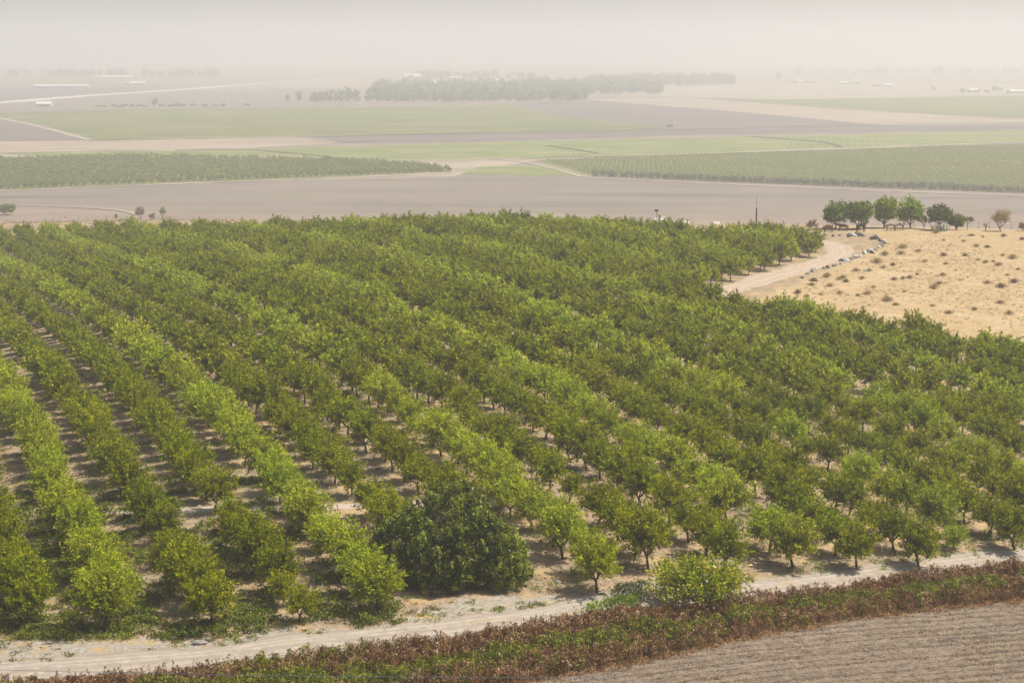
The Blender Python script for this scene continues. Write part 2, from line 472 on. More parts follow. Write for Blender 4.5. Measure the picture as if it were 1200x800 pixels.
# ploughed field, lower right: real ridges
def build_field():
    far = [G(*p) for p in BRUSH_NEAR[2:]]
    fx = np.array([p.x for p in far]); fy = np.array([p.y for p in far])
    xs = np.arange(-22, 75, .35); vs, ok = [], []
    d = G(1000, 760) - G(700, 792.4); d = Vector((d.x, d.y)).normalized()
    rows = 190
    X = np.repeat(xs[None], rows, 0)
    edge = np.interp(xs, fx, fy) - .25 + .5 * (vnoise(xs / 1.3, xs * 0, 8) - .5)
    Yy = edge[None] - np.linspace(0, 1, rows)[:, None] ** 1.0 * (edge[None] - 108)
    Z = terrain(X, Yy) + .22 * (vnoise(X / 6, Yy / 6, 3) - .5)
    q = -X * d.y + Yy * d.x
    q2 = q + .3 * vnoise(X / 16, Yy / 16, 21) + .12 * vnoise(X / 2, Yy / 2, 22)
    amp = .05 + .07 * vnoise(q / .9 + 3, X * .03, 31)
    Z = Z + .16 + 1.3 * amp * (np.sin(q2 * 2 * math.pi / .95) * (.3 + vnoise(X / 9, q / .95 + 9, 15)) + .4 * np.sin(q2 * 2 * math.pi / .65 + 1)) + .16 * (vnoise(X / .5, Yy / .28, 9) - .5) * .8
    Z[0] -= .2
    P = np.stack([X, Yy, Z], -1).reshape(-1, 3)
    idx = np.arange(P.shape[0]).reshape(X.shape)
    fs = np.stack([idx[:-1, :-1], idx[1:, :-1], idx[1:, 1:], idx[:-1, 1:]], -1).reshape(-1, 4)
    m = NT('ploughed_soil'); co = m.coords()
    mp = m.n('ShaderNodeMapping'); mp.inputs['Rotation'].default_value = (0, 0, -math.atan2(d.y, d.x)); mp.inputs['Scale'].default_value = (1, 1, 1)
    m.l(co, mp.inputs['Vector']); v = mp.outputs['Vector']
    n = m.noise(v, 1.6, 6, .7, (.5, 2.2, 1)); n2 = m.noise(v, 7, 4, .7, (.7, 1.8, 1))
    c = m.ramp(n, [(.3, (.135, .10, .072)), (.5, (.215, .165, .120)), (.7, (.30, .235, .165))])
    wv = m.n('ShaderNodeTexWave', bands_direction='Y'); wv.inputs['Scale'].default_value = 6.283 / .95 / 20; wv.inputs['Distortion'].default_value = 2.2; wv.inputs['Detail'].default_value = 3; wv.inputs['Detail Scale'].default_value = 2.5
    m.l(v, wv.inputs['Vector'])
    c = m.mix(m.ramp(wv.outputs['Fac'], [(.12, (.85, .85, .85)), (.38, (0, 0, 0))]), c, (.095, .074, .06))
    straw = m.ramp(n2, [(.54, (0, 0, 0)), (.62, (1, 1, 1))])
    c = m.mix(m.math('MULTIPLY', straw, .75), c, (.46, .35, .21))
    dark = m.ramp(m.noise(v, 3.5, 4, .7, (.35, 2.6, 1)), [(.30, (1, 1, 1)), (.42, (0, 0, 0))])
    c = m.mix(m.math('MULTIPLY', dark, .8), c, (.06, .048, .042))
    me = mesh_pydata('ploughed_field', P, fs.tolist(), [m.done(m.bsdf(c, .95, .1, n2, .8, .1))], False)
    tag(link('ploughed_field', me), kind='structure')


build_field()


# ------------------------------------------------------------------ valley fields
def field_mat(name, c1, c2, scale=.02, rows=None, patch=None):
    m = NT(name); co = m.coords()
    n = m.noise(co, scale, 6, .65)
    c = m.ramp(n, [(.32, c1), (.68, c2)])
    if patch is not None:
        c = m.mix(m.ramp(m.noise(co, scale * .35, 5, .6, (1, 2.2, 1)), [(.5, (0, 0, 0)), (.62, (1, 1, 1))]), c, patch)
    st = m.noise(co, scale * 2.2, 5, .65, (.12, 1, 1))
    c = m.mix(m.ramp(st, [(.36, (.5, .5, .5)), (.5, (0, 0, 0)), (.62, (.0, .0, .0)), (.72, (.4, .4, .4))]), c, tuple(.55 * x for x in c1))
    if rows:
        ang, per = rows
        mp = m.n('ShaderNodeMapping'); mp.inputs['Rotation'].default_value = (0, 0, R(ang)); m.l(co, mp.inputs['Vector'])
        w = m.n('ShaderNodeTexWave'); w.inputs['Scale'].default_value = 6.283 / per / 20; w.inputs['Distortion'].default_value = .6
        m.l(mp.outputs['Vector'], w.inputs['Vector'])
        c = m.mix(m.math('MULTIPLY', w.outputs['Fac'], .3), c, tuple(x * .6 for x in c1))
    return m.done(m.bsdf(c, .95, .1))


M_MAUVE = field_mat('bare_mauve_soil', (.205, .165, .13), (.26, .215, .168), .012, None, (.235, .20, .15))
M_MAUVE2 = field_mat('dark_bare_soil', (.165, .13, .115), (.21, .165, .148), .01)
M_TAN = field_mat('harvested_tan_field', (.34, .26, .185), (.43, .34, .245), .01)
M_GREENF = field_mat('green_crop', (.13, .15, .035), (.20, .21, .055), .02, (75, 7), (.25, .235, .10))
M_GREENF2 = field_mat('light_green_crop', (.16, .20, .05), (.27, .29, .09), .03, (10, 6), (.33, .30, .15))
M_PATH = field_mat('pale_farm_track', (.33, .27, .205), (.50, .42, .33), .06)
M_DRY = field_mat('dry_pale_ground', (.36, .28, .20), (.47, .38, .28), .03, None, (.26, .24, .12))
_fz = [0.06]


def vfield(name, poly, mat, lift=.014):
    _fz[0] += lift
    pts = []
    n = len(poly)
    for i in range(n):
        a, b = Vector(poly[i]), Vector(poly[(i + 1) % n])
        k = max(1, int((b - a).length / 9))
        for j in range(k):
            p = a + (b - a) * (j / k)
            wob = .6 * (float(vnoise(p.x / 22, p.y / 6, 3)) - .5) + .5 * (float(vnoise(p.x / 7, p.y / 3, 5)) - .5)
            w = V(p.x, p.y + wob); pts.append((w.x, w.y, _fz[0]))
    me = bpy.data.meshes.new(name); me.from_pydata(pts, [], [list(range(len(pts)))]); me.materials.append(mat); me.update()
    return tag(link(name, me), kind='structure')


vfield('bare_field', [(-300, 227), (0, 224), (300, 213), (530, 204.5), (690, 206.5), (900, 217), (1200, 228), (1500, 240), (1500, 256), (1200, 251), (700, 250), (300, 250), (0, 243), (-300, 240)], M_MAUVE)
vfield('field', [(-200, 183), (0, 182), (190, 175), (700, 178), (1200, 152), (1500, 140), (1500, 160), (1200, 168), (630, 188), (530, 207), (-200, 226)], M_DRY)
vfield('orchard_soil', [(-250, 226), (0, 222.5), (300, 211), (530, 202), (505, 195), (430, 190), (150, 183.5), (0, 188), (-250, 196)], M_GREENF)
vfield('crop_field', [(285, 175), (600, 166), (1200, 153), (1500, 145), (1500, 156), (1200, 166), (800, 180), (640, 185), (415, 187), (330, 181)], M_GREENF2)
vfield('crop_field', [(-150, 178), (0, 180), (200, 177), (285, 176), (325, 181), (410, 186.5), (180, 182.5), (60, 187), (-150, 192)], M_GREENF2)
vfield('crop_field', [(540, 204), (560, 196), (640, 193), (690, 207), (560, 205)], M_GREENF2)
vfield('vineyard_soil', [(630, 188), (900, 178), (1200, 169), (1500, 160), (1500, 238), (1200, 226), (900, 215), (695, 206)], M_GREENF)
vfield('harvested_field', [(-200, 186), (0, 181), (95, 186), (60, 188), (0, 190), (-200, 196)], M_TAN)
vfield('harvested_field', [(-200, 172), (0, 166), (105, 165), (340, 160), (395, 168), (285, 174.5), (190, 175.5), (0, 179.5), (-200, 182)], M_TAN)
vfield('bare_field', [(345, 160.5), (600, 155), (800, 151), (1030, 147), (1200, 147), (1500, 140), (1500, 146), (1200, 152.5), (800, 158), (640, 164), (395, 168)], M_MAUVE2)
vfield('crop_field', [(-20, 134), (130, 130), (420, 126), (600, 122), (640, 130), (790, 151), (600, 155), (345, 160), (105, 164.5), (40, 147)], M_GREENF)
vfield('bare_field', [(-200, 140), (0, 138), (100, 164), (0, 166), (-200, 172)], M_MAUVE2)
vfield('bare_field', [(600, 122), (690, 117.5), (860, 131), (1030, 146.5), (795, 151.5), (640, 134)], M_MAUVE2)
vfield('harvested_field', [(685, 117), (810, 115), (900, 122), (1200, 141), (1500, 146), (1500, 149), (1200, 144), (1030, 146.5), (860, 131)], M_TAN)
vfield('crop_field', [(810, 115), (920, 117), (1200, 113), (1500, 110), (1500, 141), (1200, 138), (1000, 128.5)], M_GREENF)
vfield('bare_field', [(-200, 115), (0, 104), (200, 101), (220, 105), (0, 121), (-200, 133)], M_MAUVE2)
vfield('bare_field', [(-100, 131), (0, 124), (210, 108.5), (400, 106), (420, 125), (130, 129.5), (0, 133)], M_MAUVE)
vfield('harvested_field', [(230, 105), (400, 93.5), (600, 96), (600, 104), (420, 103)], M_TAN)
vfield('harvested_field', [(690, 112), (700, 104), (1000, 96), (1200, 100), (1500, 98), (1500, 108), (1200, 112), (920, 117)], M_DRY)
vfield('crop_field', [(0, 100), (300, 93), (420, 91), (480, 88), (0, 92), (-200, 96)], M_GREENF2)


def vpath(name, px, w, mat=None):
    pts = [V(*p) for p in px]
    _fz[0] += .008
    return strip(name, pts, w, mat or M_PATH, _fz[0], 40, .3, 5, valley=True, seed=len(bpy.data.objects))


M_WHITEROAD = field_mat('white_gravel_road', (.62, .56, .48), (.74, .68, .60), .05)
vpath('farm_track', [(-60, 227), (0, 224.3), (300, 212.5), (530, 204)], 4.5)
vpath('farm_track', [(690, 208.5), (900, 218.5), (1040, 224.5), (1200, 230), (1300, 234)], 5)
vpath('farm_track', [(-60, 239), (20, 240.5), (90, 243.5), (140, 247), (160, 252)], 3)
vpath('farm_track', [(570, 185), (610, 190), (650, 198), (680, 207), (700, 209)], 3.5)
vpath('farm_track', [(600, 187), (800, 181), (1200, 168.5), (1300, 165)], 4)
vpath('farm_track', [(-10, 137), (40, 147), (105, 164.5)], 7)
vpath('farm_track', [(-80, 125), (0, 120.5), (110, 112), (210, 105.5), (300, 98.5), (400, 92), (470, 88.5)], 34, M_WHITEROAD)
vpath('farm_track', [(680, 119), (760, 115.5), (880, 112), (1000, 107)], 14)
vpath('farm_track', [(345, 160), (368, 163), (395, 168)], 4)
M_DITCH = field_mat('dark_weedy_ditch', (.07, .075, .035), (.11, .11, .05), .05)
for dl in ([(105, 165.2), (345, 161.5), (600, 155.6), (800, 152)], [(205, 177), (290, 176), (415, 187)], [(610, 186.3), (800, 181.8), (1000, 175.6), (1200, 167.4)], [(640, 171), (690, 178), (700, 180)],
           [(920, 122.4), (1000, 128.8), (1200, 139), (1300, 144)], [(1030, 147.2), (795, 152.2), (600, 156)], [(0, 133.5), (130, 130), (420, 125.8)], [(880, 160.5), (965, 167), (985, 173)]):
    vpath('ditch', dl, 5, M_DITCH)
vpath('farm_track', [(1160, 188), (1200, 192)], 5)

# ------------------------------------------------------------------ trees
def crown_quads(r, Rr, Hc, z0, n, L, W, per=22, spiky=.3, low=-.45, fill=.45, tmean=.46, loose=.055):
    nsh = max(4, n // per)
    d = r.normal(size=(nsh * 3, 3)); d = unit(d); d = d[d[:, 2] > low][:nsh]
    nsh = len(d)
    # uneven outline: a few lobes
    lob = unit(r.normal(size=(7, 3)) + np.array([0, 0, .4]))
    rad = .70 + .38 * np.max(d @ lob.T, axis=1) ** 4 + spiky * (r.random(nsh) - .45)
    ax = np.array([Rr, Rr * r.uniform(.88, 1.1), Hc / 2])
    zc = z0 + Hc / 2
    tip = d * ax * rad[:, None]
    org = tip * r.uniform(.25, fill, (nsh, 1)) - np.array([0, 0, .12 * Hc])
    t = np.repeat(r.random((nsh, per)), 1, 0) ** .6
    P = org[:, None] + (tip - org)[:, None] * t[..., None]
    P = P + r.normal(size=P.shape) * (loose * Rr + .05)
    sd = unit(tip - org)[:, None] + r.normal(size=P.shape) * .75 + np.array([0, 0, -.12])
    P = P.reshape(-1, 3) + np.array([0, 0, zc]); D = sd.reshape(-1, 3)
    m = len(P)
    tint = np.clip(r.normal(tmean, .17, m) + np.repeat(r.normal(0, .13, nsh), per) + .40 * (t.reshape(-1) - .5), 0, 1)  # paler shoot tips: young leaves, and clump highlights put into the tint
    return leaf_quads(P, D, L * r.uniform(.7, 1.3, m), W * r.uniform(.7, 1.3, m), r), tint


def limb_quads(r, Rr, Hc, z0, tr=.12, fork=None, lean=.12, nl=5, sides=6):
    fork = fork or z0 * .75
    q = []
    top = Vector((r.normal() * lean, r.normal() * lean, fork))
    q += tube([(0, 0, -.25), (0, 0, .05), (top.x * .5, top.y * .5, fork * .55), top], [tr * 1.35, tr * 1.1, tr * .9, tr * .85], sides)
    a0 = r.uniform(0, 6.28)
    for k in range(nl):
        a = a0 + 6.283 * k / nl + r.normal() * .25
        e = Vector((math.cos(a) * Rr * .6, math.sin(a) * Rr * .6, z0 + Hc * r.uniform(.42, .7)))
        mid = top.lerp(e, .5) + Vector((math.cos(a) * .12 * Rr, math.sin(a) * .12 * Rr, -.08 * Hc))
        q += tube([top - Vector((0, 0, .08)), mid, e], [tr * .6, tr * .4, tr * .16], max(4, sides - 1))
        for s in (-1, 1):
            e2 = mid + Vector((math.cos(a + s * .9) * Rr * .35, math.sin(a + s * .9) * Rr * .35, Hc * r.uniform(.15, .35)))
            q += tube([mid, e2], [tr * .32, tr * .1], 4)
    return np.array(q)


NV = 9
CROWN = {}; TRUNK = []; PROTO = {}
for k in range(NV):
    r = np.random.default_rng(100 + k)
    Rr = r.uniform(1.62, 2.0); Hc = r.uniform(3.0, 3.7); z0 = r.uniform(.65, .95)
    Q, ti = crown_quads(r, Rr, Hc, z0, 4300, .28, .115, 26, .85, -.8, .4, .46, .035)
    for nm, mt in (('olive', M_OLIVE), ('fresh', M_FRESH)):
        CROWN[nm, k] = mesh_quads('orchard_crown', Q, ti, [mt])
    TRUNK.append(mesh_quads('orchard_trunk', limb_quads(r, Rr * .75, Hc, z0, .115, fork=1.0), None, [M_BARK]))
    r = np.random.default_rng(200 + k)
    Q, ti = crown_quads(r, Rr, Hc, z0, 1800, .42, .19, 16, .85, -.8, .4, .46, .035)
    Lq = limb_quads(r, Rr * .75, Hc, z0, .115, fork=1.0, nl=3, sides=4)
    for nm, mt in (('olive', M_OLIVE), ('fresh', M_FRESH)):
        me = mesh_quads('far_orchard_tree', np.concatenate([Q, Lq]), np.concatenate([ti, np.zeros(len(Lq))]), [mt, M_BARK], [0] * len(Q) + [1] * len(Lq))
        PROTO[nm, k] = bpy.data.objects.new('far_orchard_tree', me)


def scatter_stuff(name, pts, rz, scl, vid, protos, label, cat):
    """one object that spreads copies of the given meshes over points"""
    me = bpy.data.meshes.new(name)
    n = len(pts)
    me.vertices.add(n); me.vertices.foreach_set('co', np.asarray(pts, np.float32).reshape(-1))
    rot = np.zeros((n, 3), np.float32); rot[:, 2] = rz
    a = me.attributes.new('turn', 'FLOAT_VECTOR', 'POINT'); a.data.foreach_set('vector', rot.reshape(-1))
    a = me.attributes.new('size', 'FLOAT', 'POINT'); a.data.foreach_set('value', np.asarray(scl, np.float32))
    a = me.attributes.new('pick', 'INT', 'POINT'); a.data.foreach_set('value', np.asarray(vid, np.int32))
    me.update()
    o = link(name, me)
    g = bpy.data.node_groups.new(name, 'GeometryNodeTree')
    g.interface.new_socket('Geometry', in_out='INPUT', socket_type='NodeSocketGeometry')
    g.interface.new_socket('Geometry', in_out='OUTPUT', socket_type='NodeSocketGeometry')
    N = g.nodes; Lk = g.links
    gi = N.new('NodeGroupInput'); go = N.new('NodeGroupOutput')
    m2p = N.new('GeometryNodeMeshToPoints'); Lk.new(gi.outputs[0], m2p.inputs['Mesh'])

    def na(nm, typ):
        x = N.new('GeometryNodeInputNamedAttribute'); x.data_type = typ; x.inputs['Name'].default_value = nm
        return x.outputs['Attribute']
    pick = na('pick', 'INT'); turn = na('turn', 'FLOAT_VECTOR'); size = na('size', 'FLOAT')
    e2r = N.new('FunctionNodeEulerToRotation'); Lk.new(turn, e2r.inputs[0])
    jn = N.new('GeometryNodeJoinGeometry')
    for i, p in enumerate(protos):
        oi = N.new('GeometryNodeObjectInfo'); oi.inputs['Object'].default_value = p
        cmp = N.new('FunctionNodeCompare'); cmp.data_type = 'INT'; cmp.operation = 'EQUAL'
        ins = [s for s in cmp.inputs if s.type == 'INT']
        Lk.new(pick, ins[0]); ins[1].default_value = i
        iop = N.new('GeometryNodeInstanceOnPoints')
        Lk.new(m2p.outputs[0], iop.inputs['Points']); Lk.new(cmp.outputs[0], iop.inputs['Selection'])
        Lk.new(oi.outputs['Geometry'], iop.inputs['Instance'])
        Lk.new(e2r.outputs[0], iop.inputs['Rotation']); Lk.new(size, iop.inputs['Scale'])
        Lk.new(iop.outputs[0], jn.inputs[0])
    Lk.new(jn.outputs[0], go.inputs[0])
    md = o.modifiers.new('scatter', 'NODES'); md.node_group = g
    return tag(o, label, cat, kind='stuff')


# ---- orchard lattice: straight rows 6.6 m apart, trees every 5.2 m
Q0, DQ, DW = 12.8, 6.6, 4.0
ROWS = range(-8, 32)
BUSH = G(520, 690); CITRUS = G(822, 709)
track_pts = [G(*p) for p in [(-40, 604), (80, 601), (200, 598), (320, 596), (440, 592), (520, 588)]]
cand = []
for ri in ROWS:
    q = Q0 + DQ * ri
    off = (ri * 1.37) % 1.0 * 1.5
    for wi in range(-15, 155):
        w = 139.5 + wi * DW + off
        rr = np.random.default_rng(ri * 1000 + wi + 50000)
        qq = q + rr.normal() * .25; ww = w + rr.normal() * .4
        X = qq * math.cos(TH) - ww * math.sin(TH); Y = qq * math.sin(TH) + ww * math.cos(TH)
        if Y < 100 or Y > 640 or abs(X / Y) > .36: continue
        Z = float(terrain(X, Y))
        px, py, s = project(X, Y, Z)
        cand.append([ri, wi, X, Y, Z, px, py, s, rr.random(), rr.random()])
C = np.array(cand)
ok = inside(C[:, 5], C[:, 6], ORCHARD)
ok &= np.hypot(C[:, 2] - BUSH.x, (C[:, 3] - BUSH.y - 1.5)) > 7.2
ok &= np.hypot(C[:, 2] - CITRUS.x, (C[:, 3] - CITRUS.y)) > 5.5
for i in range(len(track_pts) - 1):
    a, b = track_pts[i], track_pts[i + 1]
    t = np.clip(((C[:, 2] - a.x) * (b.x - a.x) + (C[:, 3] - a.y) * (b.y - a.y)) / ((b.x - a.x) ** 2 + (b.y - a.y) ** 2), 0, 1)
    ok &= np.hypot(C[:, 2] - a.x - t * (b.x - a.x), C[:, 3] - a.y - t * (b.y - a.y)) > .9
ok &= C[:, 8] > .025
ok &= (np.abs(C[:, 5] - 600) < 720)
C = C[ok]


def variety(row):
    ri = int(row[0])
    return 'fresh' if ri % 3 == 1 and float(vnoise(row[1] / 6.0, ri * 3.7, 90)) + .4 * row[8] > .26 else 'olive'


def size_of(row):
    s = .90 + .26 * row[9] + .10 * (float(vnoise(row[2] / 18, row[3] / 18, 77)) - .5) * 2
    if row[8] > .95: s *= .66
    return s * (1.03 + .0 * min(max((row[5] - 450) / 400, 0), 1))


# extra second trees close behind the front ones at the right end
infr = (C[:, 5] > -25) & (C[:, 5] < 1225) & (C[:, 6] - 75 < 800)
order = np.argsort(-(C[:, 7] * infr))
front = set(order[:300].tolist())

ORD = ['first', 'second', 'third', 'fourth', 'fifth', 'sixth', 'seventh', 'eighth', 'ninth', 'tenth', 'eleventh', 'twelfth', 'thirteenth',
       'fourteenth', 'fifteenth', 'sixteenth', 'seventeenth', 'eighteenth', 'nineteenth', 'twentieth']


def ordn(k):
    if k < 20: return ORD[k]
    tens = {2: 'twenty', 3: 'thirty', 4: 'forty', 5: 'fifty'}[(k + 1) // 10]
    return tens + ('-' + ORD[(k + 1) % 10 - 1] if (k + 1) % 10 else '')[0:] if (k + 1) % 10 else {30: 'thirtieth', 40: 'fortieth', 50: 'fiftieth'}[k + 1]


bush_q = BUSH.x * math.cos(TH) + BUSH.y * math.sin(TH)
bush_row = (bush_q - Q0) / DQ
by_row = {}
for i in front: by_row.setdefault(int(C[i, 0]), []).append(i)
left_rows = sorted([k for k in by_row if k < bush_row - .5], reverse=True)
mid_rows = [k for k in by_row if abs(k - bush_row) <= .5]
right_rows = sorted([k for k in by_row if k > bush_row + .5])
roots = {}
for i in sorted(front, key=lambda i: -C[i, 7]):
    row = C[i]; ri = int(row[0])
    k = int((row[8] * 997) % NV); vv = variety(row)
    rank = sorted(by_row[ri], key=lambda j: C[j, 1]).index(i)
    tone = 'light green' if vv == 'fresh' else 'olive green'
    if ri in mid_rows: where = f'in the row behind dark shrub'
    elif ri in left_rows: where = f'in {ordn(left_rows.index(ri))} row left of dark shrub'
    else: where = f'in {ordn(right_rows.index(ri))} row right of dark shrub'
    lab = f'{tone} orchard tree, {ordn(rank)} from the road {where}'
    key = (vv, k)
    if key in roots:
        e = copy_tree(roots[key])
    else:
        e = empty('orchard_tree', (0, 0, 0))
        link('trunk', TRUNK[k], e); link('crown', CROWN[vv, k], e)
        roots[key] = e
    e.location = (row[2], row[3], row[4]); e.rotation_euler = (.22 * (row[8] - .5), .22 * ((row[9] * 13) % 1 - .5), row[9] * 6.283)
    s = size_of(row); e.scale = (s * .94, s * .94 * (.94 + .12 * row[8]), s * (.94 + .1 * ((row[8] * 31) % 1)))
    tag(e, lab, 'tree', 'orchard trees planted in straight rows')

rest = [i for i in range(len(C)) if i not in front]
Cr = C[rest]
scatter_stuff('orchard_trees', Cr[:, 2:5], Cr[:, 9] * 6.283, [size_of(x) for x in Cr],
              [(0 if variety(x) == 'olive' else NV) + int((x[8] * 997) % NV) for x in Cr],
              [PROTO['olive', k] for k in range(NV)] + [PROTO['fresh', k] for k in range(NV)],
              'far rows of green orchard trees over the crest of the slope', 'trees')


# ---- single trees
def tree(name, label, loc, Rr, Hc, z0, n, L, W, leaf, seed, cat='tree', bark=M_BARK, group=None, tr=.14, spiky=.35, low=-.45, per=22, rz=0, nl=5, fill=.45, tmean=.46):
    r = np.random.default_rng(seed)
    e = empty(name, loc, rz)
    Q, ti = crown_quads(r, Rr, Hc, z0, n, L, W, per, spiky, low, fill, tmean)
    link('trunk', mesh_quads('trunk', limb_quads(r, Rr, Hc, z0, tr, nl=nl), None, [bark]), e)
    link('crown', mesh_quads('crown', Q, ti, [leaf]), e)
    return tag(e, label, cat, group)


def dome_bush(loc, label, seed):
    """the big dark shrub: many upright leafy clumps over a dome that reaches the ground"""
    r = np.random.default_rng(seed)
    e = empty('shrub', loc)
    Qs, Ts = [], []
    lobes = [((0, 0, 2.4), (5.2, 4.2, 4.7)), ((-3.4, -.4, 1.3), (3.4, 3.0, 3.9)), ((3.0, -.2, 1.3), (3.3, 3.0, 3.6)), ((5.0, -1.0, 1.1), (2.1, 1.9, 3.1)), ((-.3, -2.4, 1.2), (3.0, 2.0, 3.4)), ((.8, 2.2, 2.6), (3.8, 2.6, 4.6))]
    for li, (c, ax) in enumerate(lobes):
        c = np.array(c); ax = np.array(ax)
        d = unit(r.normal(size=(330, 3))); d = d[d[:, 2] > -.3]
        big = vnoise(d[:, 0] * 2.6 + 5, d[:, 2] * 2.6 + d[:, 1] * 2 + 9, seed)
        p = c + d * ax * (.64 + .46 * big[:, None] + .24 * r.random((len(d), 1)))
        p = p[p[:, 2] > .12]
        for pt in p:
            m = 44
            up = unit(np.array([0, 0, 1.0]) + .55 * r.normal(size=3)); ln = r.uniform(.6, 1.3)
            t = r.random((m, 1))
            P = pt + up * (t - .5) * ln + r.normal(size=(m, 3)) * (.17 - .07 * t)
            D = r.normal(size=(m, 3)) * .8 + up * .7
            Qs.append(leaf_quads(P, D, r.uniform(.2, .36, m), r.uniform(.09, .15, m), r))
            Ts.append(np.clip(r.normal(.20, .16, m) + r.normal(0, .13) + (.30 if li == 3 else 0) + .8 * t[:, 0] ** 1.4, 0, 1))  # highlights put into the tint: paler clump tips and a paler right lobe
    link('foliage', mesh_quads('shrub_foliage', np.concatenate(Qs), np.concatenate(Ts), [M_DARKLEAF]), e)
    q = []
    for k in range(14):
        a = r.uniform(0, 6.28); x = r.uniform(.5, 3.6)
        q += tube([(math.cos(a) * .4, math.sin(a) * .4, -.2), (math.cos(a) * x * .6, math.sin(a) * x * .6, 2), (math.cos(a) * x, math.sin(a) * x, 4.2)], [.14, .09, .04], 6)
    link('stem', mesh_quads('shrub_stems', np.array(q), None, [M_BARK]), e)
    return tag(e, label, 'shrub')


dome_bush(BUSH + Vector((0, 2.6, 0)), 'big round dark green glossy shrub at the orchard edge beside the dirt road', 31)
tree('fruit_tree', 'low wide tree with glossy yellow-tipped leaves above the brown brush by the road', CITRUS, 4.0, 3.7, .25, 7500, .30, .16, M_CITRUS, 41, spiky=.5, low=-.55, tr=.16, fill=.6, tmean=.52, per=30)

# sapling on the near side of the road
sap = G(308, 779)
tree('sapling', 'small lone green sapling on the near edge of the dirt road', sap, .34, .95, .2, 260, .16, .07, M_WEED, 51, 'sapling', tr=.02, nl=3)

# trees on top of the hill to the right
def hill(px, py): return G(px, py)
HT = [('shade_tree', 'dark green shade tree nearest the bend of the hill road, leftmost of the hilltop line', 979, 268, 3.4, 4.6, 1.6, M_SHADE, 61),
      ('shade_tree', 'dark green shade tree with the dark horse standing at its trunk', 1007, 268, 3.5, 5.0, 1.6, M_SHADE, 62),
      ('shade_tree', 'tallest bright green shade tree in the hilltop line, between the dark ones', 1036, 267, 3.1, 5.6, 2.0, M_SHADE2, 63),
      ('shade_tree', 'bright green shade tree beside the thin yellow tree on the hilltop', 1067, 267.5, 3.2, 5.2, 1.8, M_SHADE2, 64),
      ('round_tree', 'rounded grey-green tree with pale agave spikes at its foot', 1100, 269, 2.9, 3.7, 2.5, M_GREYLEAF, 66),
      ('small_tree', 'small dark green tree standing against the hilltop fence, right of the agave', 1120.5, 269, 1.9, 2.4, 1.2, M_SHADE, 67)]
for nm, lab, px, py, Rr, Hc, z0, mt, sd in HT:
    tree(nm, lab, hill(px, py), Rr * .96, Hc * 1.12, z0 * .6, 3400, .58, .32, mt, sd, tr=.2, bark=M_BARK, per=16, spiky=.45, low=-.8)
tree('young_tree', 'thin yellow leaved young tree under the hilltop shade trees', hill(1082, 268.5), .9, 2.6, .9, 380, .38, .18, M_YELLOWLEAF, 68, tr=.06)
tree('small_tree', 'tiny flat topped brown-green tree by the hilltop fence', hill(1134, 269), 1.2, 1.3, 1.6, 420, .36, .18, M_OLIVEBRUSH, 69, tr=.07, low=-.1)
tree('bare_tree', 'round bare tan tree by the hilltop fence at the far right', hill(1172.5, 271), 2.4, 4.0, 1.1, 2000, .5, .10, M_GOLDTWIG, 70, tr=.13, bark=M_BARKPALE, spiky=.25, nl=7, fill=.3)
tree('bush', 'green and ochre bush cut by the edge of the view on the hilltop', hill(1200, 271), 1.3, 2.1, .1, 700, .36, .18, M_OLIVEBRUSH, 71, 'bush', tr=.06)
tree('bush', 'orange-tan dry bush behind the last orchard tree at the hill road bend', hill(951, 269), 1.6, 2.2, .1, 800, .36, .14, M_TANLEAF, 72, 'bush', tr=.05)
tree('stump_tree', 'small lopped tree with bare stubs by the hilltop fence', hill(1155, 270), .6, 1.1, .8, 130, .3, .12, M_OLIVEBRUSH, 73, tr=.12)
# agave
ag = empty('agave', hill(1102, 270.6)); r = np.random.default_rng(74)
q, tn = [], []
for k in range(46):
    a = r.uniform(0, 6.28); el = r.uniform(.5, 1.45); Ln = r.uniform(1.5, 2.6); w = .16
    ox, oy = r.normal(0, .9), r.normal(0, .4)
    d = np.array([math.cos(a) * math.cos(el), math.sin(a) * math.cos(el), math.sin(el)]); s = unit(np.cross(d, [0, 0, 1])); b = np.array([ox, oy, -.05])
    u_ = np.cross(s, d) * .07
    q += [[b - s * w * .6, b + u_ * .3, b + d * Ln * .5 + u_, b + d * Ln * .45 - s * w], [b + u_ * .3, b + s * w * .6, b + d * Ln * .45 + s * w, b + d * Ln * .5 + u_],
          [b + d * Ln * .45 - s * w, b + d * Ln * .5 + u_, b + d * Ln, b + d * Ln * .98], [b + d * Ln * .5 + u_, b + d * Ln * .45 + s * w, b + d * Ln, b + d * Ln * .99]]
    tn += [r.random()] * 4
link('leaves', mesh_quads('agave_leaves', np.array(q), tn, [M_AGAVE]), ag)
tag(ag, 'pale grey-green agave with long sword leaves under the rounded tree', 'agave')

# bushes beyond the left crest
def valley_plant(nm, lab, px, py, Rr, Hc, z0, mt, sd, n=700, L=.7, **kw):
    return tree(nm, lab, V(px, py), Rr, Hc, z0, n, L, L * .5, mt, sd, per=12, **kw)


def far_plant(nm, lab, px, py, Rr, Hc, z0, mt, sd, n=700, L=.6, cat='bush', **kw):
    g = G(px, py, 620)
    return tree(nm, lab, g, Rr, Hc, z0, n, L, L * .5, mt, sd, cat, per=12, **kw)


